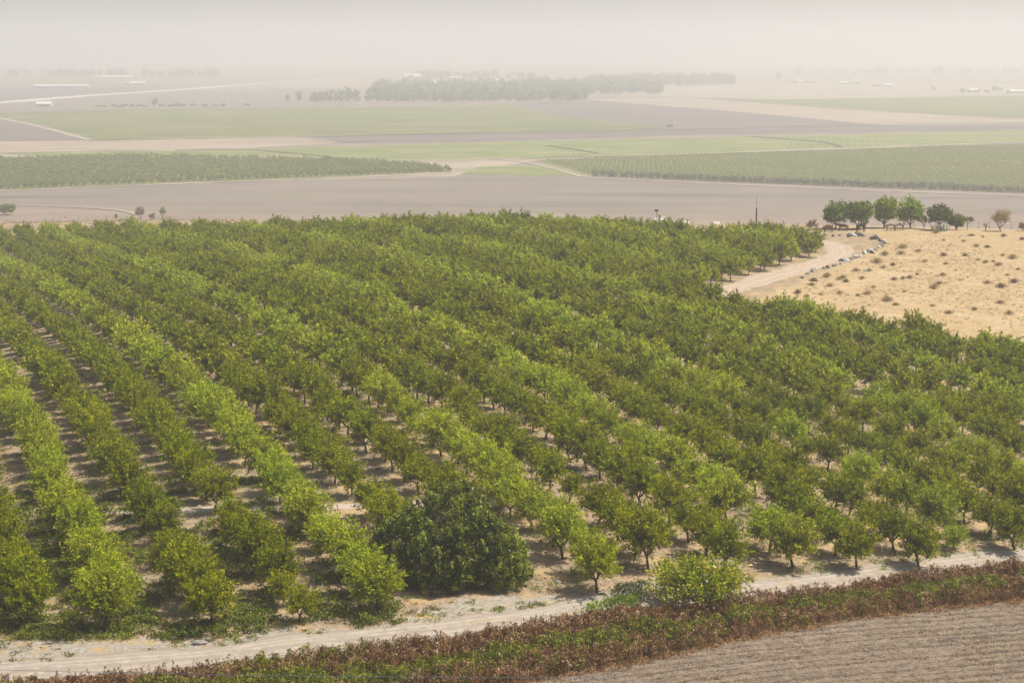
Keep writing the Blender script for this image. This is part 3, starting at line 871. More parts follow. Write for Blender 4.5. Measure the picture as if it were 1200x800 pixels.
far_plant('bush', 'wide dark green bush on pale ground past the orchard, at the far left', 8, 252, 4.6, 5.2, .1, M_SHADE, 81, 1500, .8)
far_plant('small_tree', 'small brown-green tree on the pale strip behind the orchard', 164, 257, 2.6, 5.6, .6, M_OLIVEBRUSH, 82, 900, .7, 'tree')
far_plant('bush', 'low grey bush between the brown-green and the bright green small trees', 178.5, 258, 1.6, 3.4, .1, M_GREYLEAF, 83, 400)
far_plant('small_tree', 'small bright green tree, right hand one on the pale strip behind the orchard', 190.5, 256, 1.7, 4.2, 1.2, M_SHADE2, 84, 500, .7, 'tree')
far_plant('bush', 'tiny dark bush left of the small trees behind the orchard', 136, 256, .8, 2.2, .1, M_SHADE, 85, 200)
far_plant('bush', 'dark round bush alone beside the valley orchard', 383, 190.5, 3.6, 5.2, .1, M_FARLEAF, 86, 900, 1.0)

# ------------------------------------------------------------------ rocks
def rock_mesh(seed, mat):
    r = np.random.default_rng(seed)
    import bmesh
    bm = bmesh.new(); bmesh.ops.create_icosphere(bm, subdivisions=2, radius=1)
    pl = [(unit(r.normal(size=3)), r.uniform(.55, .85)) for _ in range(9)]
    for v in bm.verts:
        p = np.array(v.co)
        for nrm, dd in pl:
            s = p @ nrm
            if s > dd: p = p - nrm * (s - dd)
        p = p * np.array([1, .75, .62]) + r.normal(size=3) * .015
        v.co = p
    me = bpy.data.meshes.new('boulder'); bm.to_mesh(me); bm.free(); me.materials.append(mat); return me


ROCKS = [(940, 326, 'g', .8), (946, 321, 'g', .7), (954, 318, 'p', 1.3), (966, 315, 'g', .8), (970, 314.5, 'd', .9), (977, 312.5, 'g', .9), (981, 311, 'p', .7), (986, 310.5, 'p', .9), (985, 306.5, 'd', 1.0), (991, 306.5, 'p', 1.2),
         (997.5, 304.5, 'g', 1.0), (1003, 302.5, 'p', 1.2), (1008, 301, 'p', .9), (1013, 298, 'p', 1.3), (1020.5, 295.5, 'p', 1.2), (1022, 296.5, 'd', .8), (1026, 293.5, 'p', 1.1), (1030, 290.5, 'p', 1.0), (1033, 289, 'g', .9), (1036, 285, 'p', 1.1), (1034, 283, 'g', .8),
         (1031, 282.5, 'd', 1.0), (1024, 280.5, 'd', 1.5), (1027, 278.5, 'd', 1.0), (1012, 277, 'g', 1.1), (1006, 276.5, 'd', 1.2), (1000, 277, 'p', 1.2), (995, 277.5, 'd', 1.2), (997, 275, 'g', 1.0), (1003, 274.5, 'd', 1.0), (976, 277, 'd', .8), (968, 276, 'p', 1.1), (984, 276.5, 'g', .8)]
rp = {c: [rock_mesh(300 + 10 * k + i, m) for i in range(3)] for k, (c, m) in enumerate((('p', M_ROCKPALE), ('g', M_ROCKGREY), ('d', M_ROCKDARK)))}
cn = {'p': 'pale', 'g': 'grey', 'd': 'dark'}
for i, (px, py, c, s) in enumerate(ROCKS):
    o = link('boulder', rp[c][i % 3]); g = G(px, py)
    o.location = (g.x, g.y, g.z + .22 * s); o.rotation_euler = (random.uniform(-.3, .3), random.uniform(-.3, .3), random.uniform(0, 6.28)); o.scale = (s * random.uniform(.6, .9), s * random.uniform(.5, .8), s * random.uniform(.55, .9))
    wh = 'counting up from the lower end' if i < 21 else 'counting on past the corner by the cows'
    k = i if i < 21 else i - 21
    tag(o, f'{cn[c]} boulder, {ordn(k)} in the stone row, {wh}', 'boulder', 'boulders lining the hill road')
o = link('boulder', rp['p'][1]); g = G(1013.5, 318.5); o.location = (g.x, g.y, g.z + .15); o.scale = (.55, .55, .6); tag(o, 'lone white boulder out on the tan grass below the stone row', 'boulder')
o = link('boulder', rp['p'][2]); g = G(994, 346); o.location = (g.x, g.y, g.z + .1); o.scale = (.4, .4, .35); tag(o, 'small white stone on the tan grass near the orchard edge', 'boulder')
o = link('boulder', rp['g'][2]); g = G(235, 754); o.location = (g.x, g.y, g.z + .1); o.scale = (.75, .4, .35); tag(o, 'flat grey stone in weeds at the roadside edge of the orchard', 'boulder')
o = link('boulder', rp['p'][0]); g = G(654, 683); o.location = (g.x, g.y, g.z + .1); o.scale = (.3, .25, .3); tag(o, 'small white stone under the orchard trees right of the dark shrub', 'boulder')

# ------------------------------------------------------------------ shrubs on the hill
def tuft_mesh(name, seed, n, h, rad, mat, L=.5, W=.045):
    r = np.random.default_rng(seed)
    a = r.uniform(0, 6.28, n); el = r.uniform(.15, 1.5, n)
    d = np.stack([np.cos(a) * np.cos(el), np.sin(a) * np.cos(el), np.sin(el)], 1)
    rr_ = r.random(n) ** .6
    P = d * np.array([rad, rad, h]) * rr_[:, None] + np.array([0, 0, .05]) + r.normal(size=(n, 3)) * .05
    P[:, 2] = np.abs(P[:, 2])
    return mesh_quads(name, leaf_quads(P, d + r.normal(size=(n, 3)) * .4, L * r.uniform(.6, 1.3, n), W * r.uniform(.7, 1.4, n), r), np.clip(r.normal(.45, .22, n), 0, 1), [mat])


SHRUBPX = [(1097, 272, 1.3), (1138, 276, 1.0), (1152, 277, .7), (1106, 281, .6), (1176, 276, 1.0), (1198, 280, 1.0), (1129, 282, .8), (1144, 288, 1.1), (1157, 289.5, 1.0), (1058, 290, 1.6), (1076, 294, 1.0), (1056, 297, 1.2), (1037, 298, 1.2), (1028, 307, 1.5), (1106, 299, 1.1), (1131, 299, 1.0),
            (1083, 306, .8), (1108, 309, .8), (1146, 304, .8), (1187, 302, 1.4), (1175, 299, .8), (1164, 306, .6), (1155, 307, .9), (1170, 310, 1.1), (1018, 317, .9), (1003, 317, 1.2), (988, 325, .8), (969, 324, 1.2), (953, 329, 1.3), (983, 327, .9), (991, 330, 1.0), (1010, 326, .9), (973, 335, 1.1), (951, 333.5, 1.0),
            (1016, 344, 1.2), (1005, 346, .6), (984, 343, .8), (1048, 327, 1.0), (1058, 326, .8), (1066, 325, 1.1), (1075, 321, .6), (1105, 322, 1.0), (1095, 337, 1.3), (1101, 332, 1.0), (1157, 331, 1.1), (1188, 330, 1.3), (1173, 336, 1.5), (1039, 352, 1.4), (1050, 357, .9), (1093, 358, .8), (1171, 355, 1.2), (1142, 362, .8),
            (1182, 367, .9), (1112, 367, 1.0), (1035, 313, .8), (1046, 310, .9), (1120, 316, .5), (1193, 315, .6), (1180, 322, .7), (1125, 328, .6), (1060, 341, .6), (1024, 336, .7), (935, 343, 1.0), (945, 347, .8), (962, 345, .7)]
tm = [tuft_mesh('dry_shrub', 400 + k, 300, .5, .85, M_HILLSHRUB) for k in range(4)] + [tuft_mesh('dry_shrub', 410 + k, 260, .5, .8, M_TANLEAF) for k in range(2)]
bands = [(0, 284, 'near the hilltop fence'), (284, 304, 'below the fence'), (304, 320, 'level with the stone row'), (320, 336, 'mid hill'), (336, 600, 'nearest the orchard edge')]
for lo, hi, nm in bands:
    grp = sorted([s for s in SHRUBPX if lo <= s[1] < hi])
    for k, (px, py, s) in enumerate(grp):
        vk = random.choice([0, 1, 2, 3, 0, 1, 4, 5])
        o = link('dry_shrub', tm[vk]); o.location = G(px, py + 1); o.rotation_euler = (0, 0, random.uniform(0, 6.28)); o.scale = (s * random.uniform(.95, 1.2), s * 1.0, s * random.uniform(.85, 1.15))
        tag(o, f'{"large" if s > 1.15 else "small" if s < .85 else "mid-sized"} dry shrub on tan hill, {ordn(k)} from left of those {nm}', 'shrub', 'dry shrubs dotted over the tan hill')

# ------------------------------------------------------------------ ground cover (stuff)
def clump_field(name, pts, hs, wid, per, mat, L, W, label, seed, upright=.8, cat='ground cover'):
    r = np.random.default_rng(seed)
    pts = np.asarray(pts); n = len(pts); hs = np.broadcast_to(hs, (n,)); wid = np.broadcast_to(wid, (n,))
    off = r.normal(size=(n, per, 3)) * .42
    zz = r.random((n, per)) ** .75
    sh = np.sqrt(np.clip(1.05 - zz ** 2, .05, 1))
    P = np.empty((n, per, 3))
    P[..., 0] = pts[:, None, 0] + off[..., 0] * wid[:, None] * sh
    P[..., 1] = pts[:, None, 1] + off[..., 1] * wid[:, None] * sh
    P[..., 2] = pts[:, None, 2] + zz * hs[:, None]
    D = r.normal(size=(n, per, 3)) * .7 + np.array([0, 0, upright])
    m = n * per
    ti = np.clip(r.normal(.42, .20, m) + np.repeat(r.normal(0, .20, n), per) + .12 * (zz.reshape(-1) > .8), 0, 1)
    q = leaf_quads(P.reshape(-1, 3), D.reshape(-1, 3), L * r.uniform(.6, 1.4, m), W * r.uniform(.6, 1.4, m), r)
    return tag(link(name, mesh_quads(name, q, ti, [mat])), label, cat, kind='stuff')


def pix_fill(poly, n, seed, zlift=0.0, ymax=700):
    """random ground points whose pixel falls in a polygon, even over the ground"""
    r = np.random.default_rng(seed)
    c = np.array([list(G(*p)) for p in poly])
    lo = c.min(0); hi = c.max(0)
    out = []
    while len(out) < n:
        X = r.uniform(lo[0], hi[0], 4000); Y = r.uniform(lo[1], hi[1], 4000); Z = terrain(X, Y)
        px, py, _ = project(X, Y, Z)
        k = inside(px, py, poly)
        out += np.stack([X, Y, Z], 1)[k].tolist()
    return np.array(out[:n])


BANKV = [(p[0], p[1]) for p in BRUSH_FAR[1:]] + [(1420, 684), (1200, 704), (1100, 714), (1000, 726), (900, 743), (800, 766), (650, 795), (560, 813), (480, 828), (200, 880), (-60, 900)]
B = pix_fill(BANKV, 7200, 501)
bpx, bpy_, _ = project(B[:, 0], B[:, 1], B[:, 2])
yf = np.interp(bpx, *zip(*BRUSH_FAR)); yn = np.interp(bpx, *zip(*BRUSH_NEAR))
tt = (bpy_ - yf) / (yn - yf)
nz = vnoise(B[:, 0] / 3.2, B[:, 1] / 2.2, 61); nz2 = vnoise(B[:, 0] / 1.4, B[:, 1] / 1.2, 62)
pr = np.random.default_rng(77).random(len(B)); nz3 = vnoise(B[:, 0] / 7, B[:, 1] / 4, 63)
gp = 1.5 * np.exp(-((tt - .56) / .17) ** 2) * np.clip(nz * .75 + nz2 * .45 + nz3 * .5 - .18, 0, 1) + np.where(bpx < 430, 1.1 * np.clip(nz + .3 * nz2 - .3, 0, 1) * (tt < .5), 0) + .10
green = pr < gp
tan = (~green) & (np.random.default_rng(78).random(len(B)) < .08 + .8 * np.clip((tt - .62) / .35, 0, 1) * nz2)
brown = ~(green | tan)
hh = (.40 + .65 * nz + .55 * nz2 ** 2 + .5 * pr ** 2 + .25 * nz3) * np.where(tt < .08, .75, 1)
clump_field('dry_brush', B[brown], hh[brown], .62, 64, M_BROWNBRUSH, .26, .055, 'tangled dry brown brush covering the bank above the ploughed field', 511, .9)
clump_field('green_brush', B[green], hh[green] * .95, .6, 56, M_WEED, .22, .08, 'green weeds growing through the brown brush on the bank', 512, .6)
clump_field('dry_grass', B[tan], hh[tan] * .7, .6, 40, M_TANGRASS, .34, .05, 'tan dry grass along the lower side of the brush bank', 513, 1.2)
# taller dead stalks along the roadside edge of the bank
E_ = np.array([list(G(x + random.uniform(-8, 8), float(np.interp(x, *zip(*BRUSH_FAR))) + random.uniform(-3, 6))) for x in np.random.default_rng(3).uniform(-20, 1220, 190)])
clump_field('dead_stalks', E_, 1.05, .3, 26, M_BROWNBRUSH, .22, .05, 'thin dead brown stalks standing along the road edge of the bank', 514, 1.8)
W_ = pix_fill([(560, 742), (720, 700), (760, 688), (800, 715), (735, 722), (640, 738)], 26, 503)
W2 = np.array([list(G(x, y)) for x, y in [(690, 722), (700, 719), (712, 716), (720, 716), (730, 712), (738, 712), (745, 709), (724, 706), (733, 704), (741, 702), (752, 700), (748, 706)]])
clump_field('lime_weeds', W2[:7], 1.1, 1.1, 170, M_WEEDLIME, .26, .09, 'bright lime green weeds between road and brown brush', 515, 1.0)
clump_field('tall_weeds', W2[7:], 1.5, 1.3, 240, M_GREYLEAF, .28, .08, 'tall grey-green weeds left of the yellow-tipped tree', 516, 1.0)
# edge of the ploughed field
E2 = np.array([list(G(x, float(np.interp(x, *zip(*BRUSH_NEAR))) + random.uniform(-2, 4))) for x in np.random.default_rng(5).uniform(560, 1230, 520)])
clump_field('straw_edge', E2, .32, .7, 26, M_TANGRASS, .3, .05, 'low orange straw along the edge of the ploughed field', 517, .6)
fe_ = [(p[0], p[1] + 5) for p in BRUSH_NEAR[3:]] + [(1420, 810), (560, 830)]
P7 = pix_fill([q_ for q_ in fe_], 9000, 561)
dq_ = G(1000, 760) - G(700, 792.4); dq_ = Vector((dq_.x, dq_.y)).normalized()
ph7 = ((-P7[:, 0] * dq_.y + P7[:, 1] * dq_.x + .3 * vnoise(P7[:, 0] / 16, P7[:, 1] / 16, 21)) / .95) % 1.0
k7 = (ph7 < .5) & (np.random.default_rng(79).random(len(P7)) < .25 + .75 * vnoise(P7[:, 0] / 5, P7[:, 1] / 1.2, 88))
c7 = (ph7 > .62) & (ph7 < .9) & (np.random.default_rng(86).random(len(P7)) < .35)
P7[:, 2] += .16
clump_field('field_stubble', P7[k7], .10, .3, 6, M_HILLGRASS, .30, .05, 'bits of pale straw stubble lying on the ploughed field', 562, .1)
# weeds under and between the orchard trees
FW = [(-40, 772), (30, 752), (140, 752), (250, 748), (350, 738), (440, 738), (470, 716), (440, 660), (330, 560), (120, 560), (-40, 590)]
P1 = pix_fill(FW, 2800, 521); nzz = vnoise(P1[:, 0] / 3.0, P1[:, 1] / 3.0, 71); P1 = P1[nzz > .38]
P1b = pix_fill([(-40, 772), (30, 752), (140, 752), (250, 748), (350, 738), (440, 738), (470, 716), (450, 690), (300, 690), (120, 640), (-40, 650)], 700, 527); P1 = np.concatenate([P1, P1b[vnoise(P1b[:, 0] / 2.2, P1b[:, 1] / 2.2, 87) > .42]])
clump_field('orchard_weeds', P1, .20 + .65 * vnoise(P1[:, 0] / 1.5, P1[:, 1] / 1.5, 72) ** 1.5, .9, 60, M_WEED, .24, .10, 'green weeds under the front orchard trees on the left', 522, .4)
P2 = pix_fill([(440, 640), (600, 560), (1300, 470), (1420, 628), (1200, 650), (1084, 668), (925, 675), (760, 683), (690, 698), (480, 712)], 900, 523); nzz = vnoise(P2[:, 0] / 3.5, P2[:, 1] / 3.5, 73); P2 = P2[nzz > .5]
clump_field('orchard_grass', P2, .16 + .2 * vnoise(P2[:, 0], P2[:, 1], 74), .9, 46, M_WEEDLIME, .22, .08, 'patches of low green grass under the front orchard trees on the right', 524, .5)
P3 = pix_fill([(p[0], p[1]) for p in VERGE if -60 <= p[0] <= 1300], 1000, 525); nzz = vnoise(P3[:, 0] / 2.0, P3[:, 1] / 2.0, 75)
ppx, ppy, _ = project(P3[:, 0], P3[:, 1], P3[:, 2]); offroad = np.abs(ppy - np.interp(ppx, *zip(*ROADPX))) > 11
P3 = P3[offroad & (nzz > .45)]
clump_field('verge_weeds', P3, .14, .6, 26, M_WEED, .16, .08, 'small scattered weeds on the pale verge of the dirt road', 526, .3)
P4 = pix_fill([(905, 352), (972, 318), (1036, 287), (1046, 275), (1300, 275), (1300, 430), (1205, 420), (1068, 398), (962, 382)], 5200, 531)
P4 = P4[np.random.default_rng(80).random(len(P4)) < .12 + .5 * vnoise(P4[:, 0] / 9, P4[:, 1] / 14, 80) ** 2]
clump_field('crest_grass', pix_fill([(-60, 262), (60, 255), (130, 254), (220, 257), (420, 262), (420, 270), (-60, 270)], 900, 571), .5, 1.3, 26, M_HILLGRASS, .5, .1, 'pale dry grass on the crest behind the far orchard rows', 572, .7)
P8 = pix_fill([(905, 352), (972, 318), (1036, 287), (1046, 275), (1300, 275), (1300, 430), (1205, 420), (1068, 398), (962, 382)], 2600, 581); P8 = P8[vnoise(P8[:, 0] / 6, P8[:, 1] / 9, 84) > .42]
clump_field('hill_tufts', P8, .2 * np.random.default_rng(85).random(len(P8)) + .06, .42, 16, M_HILLSHRUB, .24, .05, 'small straw-brown tufts speckling the open tan hill', 582, .6)
clump_field('hill_grass', P4, .12, .8, 9, M_HILLGRASS, .22, .05, 'short dry tan grass over the open hill', 532, .7)
P5 = pix_fill([(-60, 600), (440, 600), (600, 570), (1300, 480), (1420, 628), (1200, 650), (925, 676), (690, 700), (470, 735), (250, 748), (-40, 772)], 4200, 541); P5 = P5[vnoise(P5[:, 0] / 2.6, P5[:, 1] / 2.6, 83) > .5]
clump_field('floor_grass', P5, .12, .7, 22, M_TANGRASS, .2, .05, 'thin golden dry grass on the floor of the front orchard', 542, .4)
# dark lower litter in the alleys further back
P6 = pix_fill([(-60, 600), (120, 560), (420, 560), (700, 480), (500, 430), (-60, 400)], 2200, 551); nzz = vnoise(P6[:, 0] / 4, P6[:, 1] / 4, 76); P6g = P6[nzz < .42]; P6 = P6[nzz > .42]
clump_field('alley_grass', P6g, .2, .9, 34, M_WEEDLIME, .2, .08, 'green grass in the alleys between orchard rows', 553, .5)
clump_field('alley_weeds', P6, .12, .8, 24, M_OLIVEBRUSH, .22, .08, 'low dry weeds in the alleys between orchard rows', 552, .4)

# ------------------------------------------------------------------ animals
def animal(name, loc, rz, coat, label, cat, head='up', scale=1.0, horse=False):
    """one continuous body grown over a jointed skeleton"""
    j = {}
    hz, bl = (1.15, .62) if not horse else (1.2, .62)
    top = hz
    pts = [('hip', (-bl, 0, top), .30), ('loin', (-.2, 0, top - .02), .36), ('rib', (.2, 0, top - .05), .37), ('shoulder', (bl, 0, top), .30)]
    if head == 'up':
        pts += [('neck', (bl + .32, 0, top + (.14 if not horse else .26)), .19), ('poll', (bl + .50, 0, top + (.2 if not horse else .44)), .14), ('muzzle', (bl + .88, 0, top + (.0 if not horse else .2)), .09)]
    else:
        pts += [('neck', (bl + .38, 0, top - .35), .17), ('poll', (bl + .55, 0, top - .70), .13), ('muzzle', (bl + .66, 0, top - 1.0), .085)]
    edges = [('hip', 'loin'), ('loin', 'rib'), ('rib', 'shoulder'), ('shoulder', 'neck'), ('neck', 'poll'), ('poll', 'muzzle')]
    for s, sn in ((-1, 'r'), (1, 'l')):
        pts += [('st' + sn, (-bl - .05, s * .17, .82), .17), ('hk' + sn, (-bl - .22, s * .18, .46), .075), ('hf' + sn, (-bl - .12, s * .18, .0), .07),
                ('el' + sn, (bl, s * .17, .78), .14), ('kn' + sn, (bl + .04, s * .17, .42), .075), ('ff' + sn, (bl + .02, s * .17, .0), .07)]
        edges += [('hip', 'st' + sn), ('st' + sn, 'hk' + sn), ('hk' + sn, 'hf' + sn), ('shoulder', 'el' + sn), ('el' + sn, 'kn' + sn), ('kn' + sn, 'ff' + sn)]
        pts += [('er' + sn, (pts[5][1][0] - .02, s * .2, pts[5][1][2] + .08), .04)]; edges += [('poll', 'er' + sn)]
    pts += [('t1', (-bl - .34, 0, top - .05), .05), ('t2', (-bl - .40, 0, top - .75), .045)]; edges += [('hip', 't1'), ('t1', 't2')]
    for i, p in enumerate(pts): j[p[0]] = i
    me = bpy.data.meshes.new(name); me.from_pydata([p[1] for p in pts], [(j[a], j[b]) for a, b in edges], []); me.materials.append(coat)
    o = link(name, me)
    o.modifiers.new('skin', 'SKIN'); ss = o.modifiers.new('sub', 'SUBSURF'); ss.levels = 1; ss.render_levels = 2
    for i, p in enumerate(pts): me.skin_vertices[0].data[i].radius = (p[2], p[2]); me.skin_vertices[0].data[i].use_root = (i == 0)
    o.location = loc; o.rotation_euler = (0, 0, rz); o.scale = (scale * 1.2,) * 3
    return tag(o, label, cat)


def coat(name, col, patch=None):
    m = NT(name); f = m.noise(m.coords(), 2.2, 3)
    c = m.ramp(f, [(.45, col), (.55, patch or tuple(x * 1.4 for x in col))]); return m.done(m.bsdf(c, .7, .2))


animal('cow', G(970.5, 272), R(195), coat('red_brown_coat', (.16, .06, .03)), 'red-brown cow nearest the hill road, left of the first shade tree', 'cow', 'down', 1.05)
animal('cow', G(988, 271), R(170), coat('dark_brown_coat', (.07, .028, .018)), 'dark brown cow in the shade under the first hilltop tree', 'cow', 'up', 1.0)
animal('horse', G(1009, 272), R(30), coat('black_brown_coat', (.022, .014, .012)), 'dark horse with raised head facing right under the hilltop trees', 'horse', 'up', 1.2, True)
animal('cow', G(1043.5, 270), R(185), coat('pale_tan_coat', (.36, .27, .18)), 'pale tan cow under the hilltop trees beside the brown one with painted shine', 'cow', 'down', 1.05)
animal('cow', G(1054, 270), R(8), coat('brown_shine_coat', (.18, .07, .035), (.5, .45, .4)), 'brown cow with shine painted as pale patches, under the bright green hilltop tree', 'cow', 'up', 1.1)  # shine on the back painted into the coat as pale patches

# ------------------------------------------------------------------ fence, mast, small structures on the crest
fa, fb = G(1060, 267), G(1225, 270)
fe = empty('wire_fence', (fa.x, fa.y, fa.z)); nF = 14
pr = []
for k in range(nF):
    p = at(fa.x + (fb.x - fa.x) * k / (nF - 1), fa.y + (fb.y - fa.y) * k / (nF - 1) + 1.2)
    pr.append(p)
    o = link('post', mesh_quads('post', np.array(tube([(0, 0, -.3), (0, 0, 1.9)], [.06, .055], 6)), None, [M_METAL]), fe, (p.x - fa.x, p.y - fa.y, p.z - fa.z))
for hgt_, rad_ in ((1.8, .045), (1.2, .03), (.65, .03)):
    link('rail', mesh_quads('rail', np.array(tube([p - fa + Vector((0, -.08, hgt_)) for p in pr], [rad_] * nF, 5)), None, [M_METAL]), fe)
tag(fe, 'grey post and wire fence along the hilltop behind the small trees', 'fence')

def stand(px, Y, ytop):
    X = 0.0
    for _ in range(6):
        z = float(terrain(X, Y)); X = (px - 600) / F * (Y * CT + (CAMZ - z) * ST)
    lo_, hi_ = 0.0, 60.0
    for _ in range(30):
        m_ = .5 * (lo_ + hi_)
        if project(X, Y, z + m_)[1] > ytop: lo_ = m_
        else: hi_ = m_
    return Vector((X, Y, z)), lo_


a, HM = stand(886, 490, 228)
me_ = empty('antenna_mast', a)
link('base', mesh_quads('mast_base', np.array(tube([(0, 0, -.3), (0, 0, HM * .64), (0, 0, HM * .67)], [.22, .19, .06], 8)), None, [M_DARKMETAL]), me_)
link('rod', mesh_quads('mast_rod', np.array(tube([(0, 0, HM * .66), (0, 0, HM)], [.055, .035], 6)), None, [M_DARKMETAL]), me_)
tag(me_, 'thin dark mast with a thicker base rising behind the orchard trees', 'mast')
a, HP = stand(769, 500, 244); sg = empty('lamp_post', a)
link('pole', mesh_quads('pole', np.array(tube([(0, 0, -.3), (0, 0, HP - .6)], [.08, .07], 6)), None, [M_DARKMETAL]), sg)
link('box', box_mesh('post_box', 1.0, .5, .55, M_DARKMETAL, HP - .9), sg); link('cap', box_mesh('post_cap', .7, .4, .3, M_WHITE, HP - .345), sg)
tag(sg, 'short post with a dark box and white cap above the orchard skyline', 'post')


def gable(name, loc, L, Wd, H, rise, rz, wall, roof, label, cat='shed', group=None):
    e = empty(name, loc, rz); x, y = L / 2, Wd / 2
    link('wall', mesh_pydata('wall', [(-x, -y, -1), (x, -y, -1), (x, y, -1), (-x, y, -1), (-x, -y, H), (x, -y, H), (x, y, H), (-x, y, H), (-x, 0, H + rise), (x, 0, H + rise)],
                             [(0, 1, 5, 4), (1, 2, 6, 9, 5), (2, 3, 7, 6), (3, 0, 4, 8, 7)], [wall]), e)
    x2, y2 = x + .4, y + .4; t = .18; dz = rise * .4 / y
    link('roof', mesh_pydata('roof', [(-x2, -y2, H - dz + .02), (x2, -y2, H - dz + .02), (x2, 0, H + rise + .02), (-x2, 0, H + rise + .02), (x2, y2, H - dz + .02), (-x2, y2, H - dz + .02),
                                      (-x2, -y2, H - dz + t), (x2, -y2, H - dz + t), (x2, 0, H + rise + t), (-x2, 0, H + rise + t), (x2, y2, H - dz + t), (-x2, y2, H - dz + t)],
                             [(0, 3, 2, 1), (3, 5, 4, 2), (6, 7, 8, 9), (9, 8, 10, 11), (0, 1, 7, 6), (4, 5, 11, 10), (1, 2, 8, 7), (2, 4, 10, 8), (5, 3, 9, 11), (3, 0, 6, 9)], [roof]), e)
    link('door', box_mesh('door', min(3, L * .25), .08, H * .75, M_METAL, 0), e, (L * .18, -y - .04, 0))
    return tag(e, label, cat, group)


for px, yt, L, Wd, lab in ((771, 252.5, 1.1, 1.2, 'small white hut left of its twin just over the orchard crest'), (778, 251.5, 1.3, 1.2, 'small white peaked hut right of its twin just over the orchard crest'),
                           (795, 256.3, 5.2, 2.4, 'low long white roofed shelter just over the orchard crest'), (839, 257, 1.1, 1.0, 'tiny white roofed hut at the crest, left of the mast')):
    p_, H_ = stand(px, 505, yt + 2.6)
    gable('hut', p_, L, Wd, H_ - .9, .7, R(4), M_WALL, M_WHITE, lab)

# cable in the foreground
c0 = CAMZ; pts = []
for px, py in [(-60, 783.5), (100, 786.5), (250, 790), (400, 792), (550, 793), (690, 794), (800, 800), (1000, 830)]:
    aa, bb, cc = ray(px, py); t = 126 / bb
    pts.append(Vector((aa * t, bb * t, CAMZ + cc * t)))
cb = mesh_quads('cable', np.array(tube(pts, [.016] * len(pts), 5)), None, [M_BLUE])
tag(link('cable', cb), 'thin faded blue cable strung across in front of the brush bank', 'cable')

# ------------------------------------------------------------------ valley: trees, orchards, buildings
def blob_proto(seed, Rr, Hc, z0, n, L, mat):
    r = np.random.default_rng(seed)
    Q, ti = crown_quads(r, Rr, Hc, z0, n, L, L * .55, 8, .35, -.85)
    Lq = np.array(tube([(0, 0, -.3), (0, 0, z0 + Hc * .4)], [.25, .12], 4))
    return mesh_quads('valley_tree', np.concatenate([Q, Lq]), np.concatenate([ti, np.zeros(len(Lq))]), [mat, M_BARK], [0] * len(Q) + [1] * len(Lq))


def crop_rows(name, poly, dx, dy, ang, mat, label, seed, hs=1.0, Rr=2.0, Hc=3.8, keep=.95, cat='orchard'):
    r = np.random.default_rng(seed)
    prot = [bpy.data.objects.new('valley_orchard_tree', blob_proto(seed + k, Rr, Hc, .6, 110, 1.15, mat)) for k in range(4)]
    c = np.array([list(V(*p)) for p in poly]); cen = c.mean(0); rad = np.linalg.norm(c - cen, axis=1).max()
    ca, sa = math.cos(ang), math.sin(ang)
    i = np.arange(-int(rad / dx) - 1, int(rad / dx) + 2); jj = np.arange(-int(rad / dy) - 1, int(rad / dy) + 2)
    I, J = np.meshgrid(i * dx, jj * dy)
    X = cen[0] + I * ca - J * sa + r.normal(size=I.shape) * .4; Y = cen[1] + I * sa + J * ca + r.normal(size=I.shape) * .4
    px, py, _ = project(X, Y, 0 * X)
    k = inside(px, py, poly) & (r.random(X.shape) < keep) & (px > -60) & (px < 1260)
    P = np.stack([X[k], Y[k], 0 * X[k]], 1); n = len(P)
    scatter_stuff(name, P, r.uniform(0, 6.28, n), hs * r.uniform(.8, 1.2, n), r.integers(0, 4, n), prot, label, cat)
    return n


n1 = crop_rows('valley_orchard', [(-120, 226), (0, 222), (300, 210), (530, 201.5), (505, 195), (430, 190.5), (150, 184), (0, 188.5), (-120, 192)], 4.2, 5.6, R(9), M_CROPLEAF, 'hazy green orchard of small trees in the valley on the left', 601, .85, 2.1, 3.6)
n2 = crop_rows('valley_grove', [(640, 188), (900, 179), (1260, 168), (1260, 228), (1200, 225.5), (900, 214.5), (697, 205.5)], 3.2, 4.6, R(-4), M_GROVELEAF, 'hazy green grove of low trees in the valley on the right', 621, .36, 3.4, 2.2)
# darker hedge that closes the grove on this side
rg = np.random.default_rng(640)
hp = [V(695 + (1230 - 695) * t, 206.3 + (227.3 - 206.3) * t ** .93) for t in np.linspace(0, 1, 210)]
hb = [blob_proto(650 + k, 2.2, 5.2, .3, 150, 1.1, M_FARLEAF) for k in range(4)]
scatter_stuff('valley_hedge', [(p.x + rg.normal() * .6, p.y + rg.normal() * .8, 0) for p in hp], rg.uniform(0, 6.28, 210), rg.uniform(.65, .95, 210), rg.integers(0, 4, 210), [bpy.data.objects.new('hedge_tree', m) for m in hb], 'dark green hedge along the near edge of the valley grove', 'hedge')

vt = [blob_proto(700 + k, 7.5, 18.6, .6, 420, 3.4, M_FARLEAF) for k in range(5)]      # tall valley trees
VT = []


def valley_tree(px, py, hpx, wpx, label, group):
    p = V(px, py); s = F / (p.y * CT + CAMZ * ST)
    m = vt[len(VT) % 5]; o = link('valley_tree', m, None, p)
    o.scale = (wpx / s / 15, wpx / s / 15, hpx / s / 19.5); o.rotation_euler = (0, 0, rg.uniform(0, 6.28)); VT.append(o)
    return tag(o, label, 'tree', group)


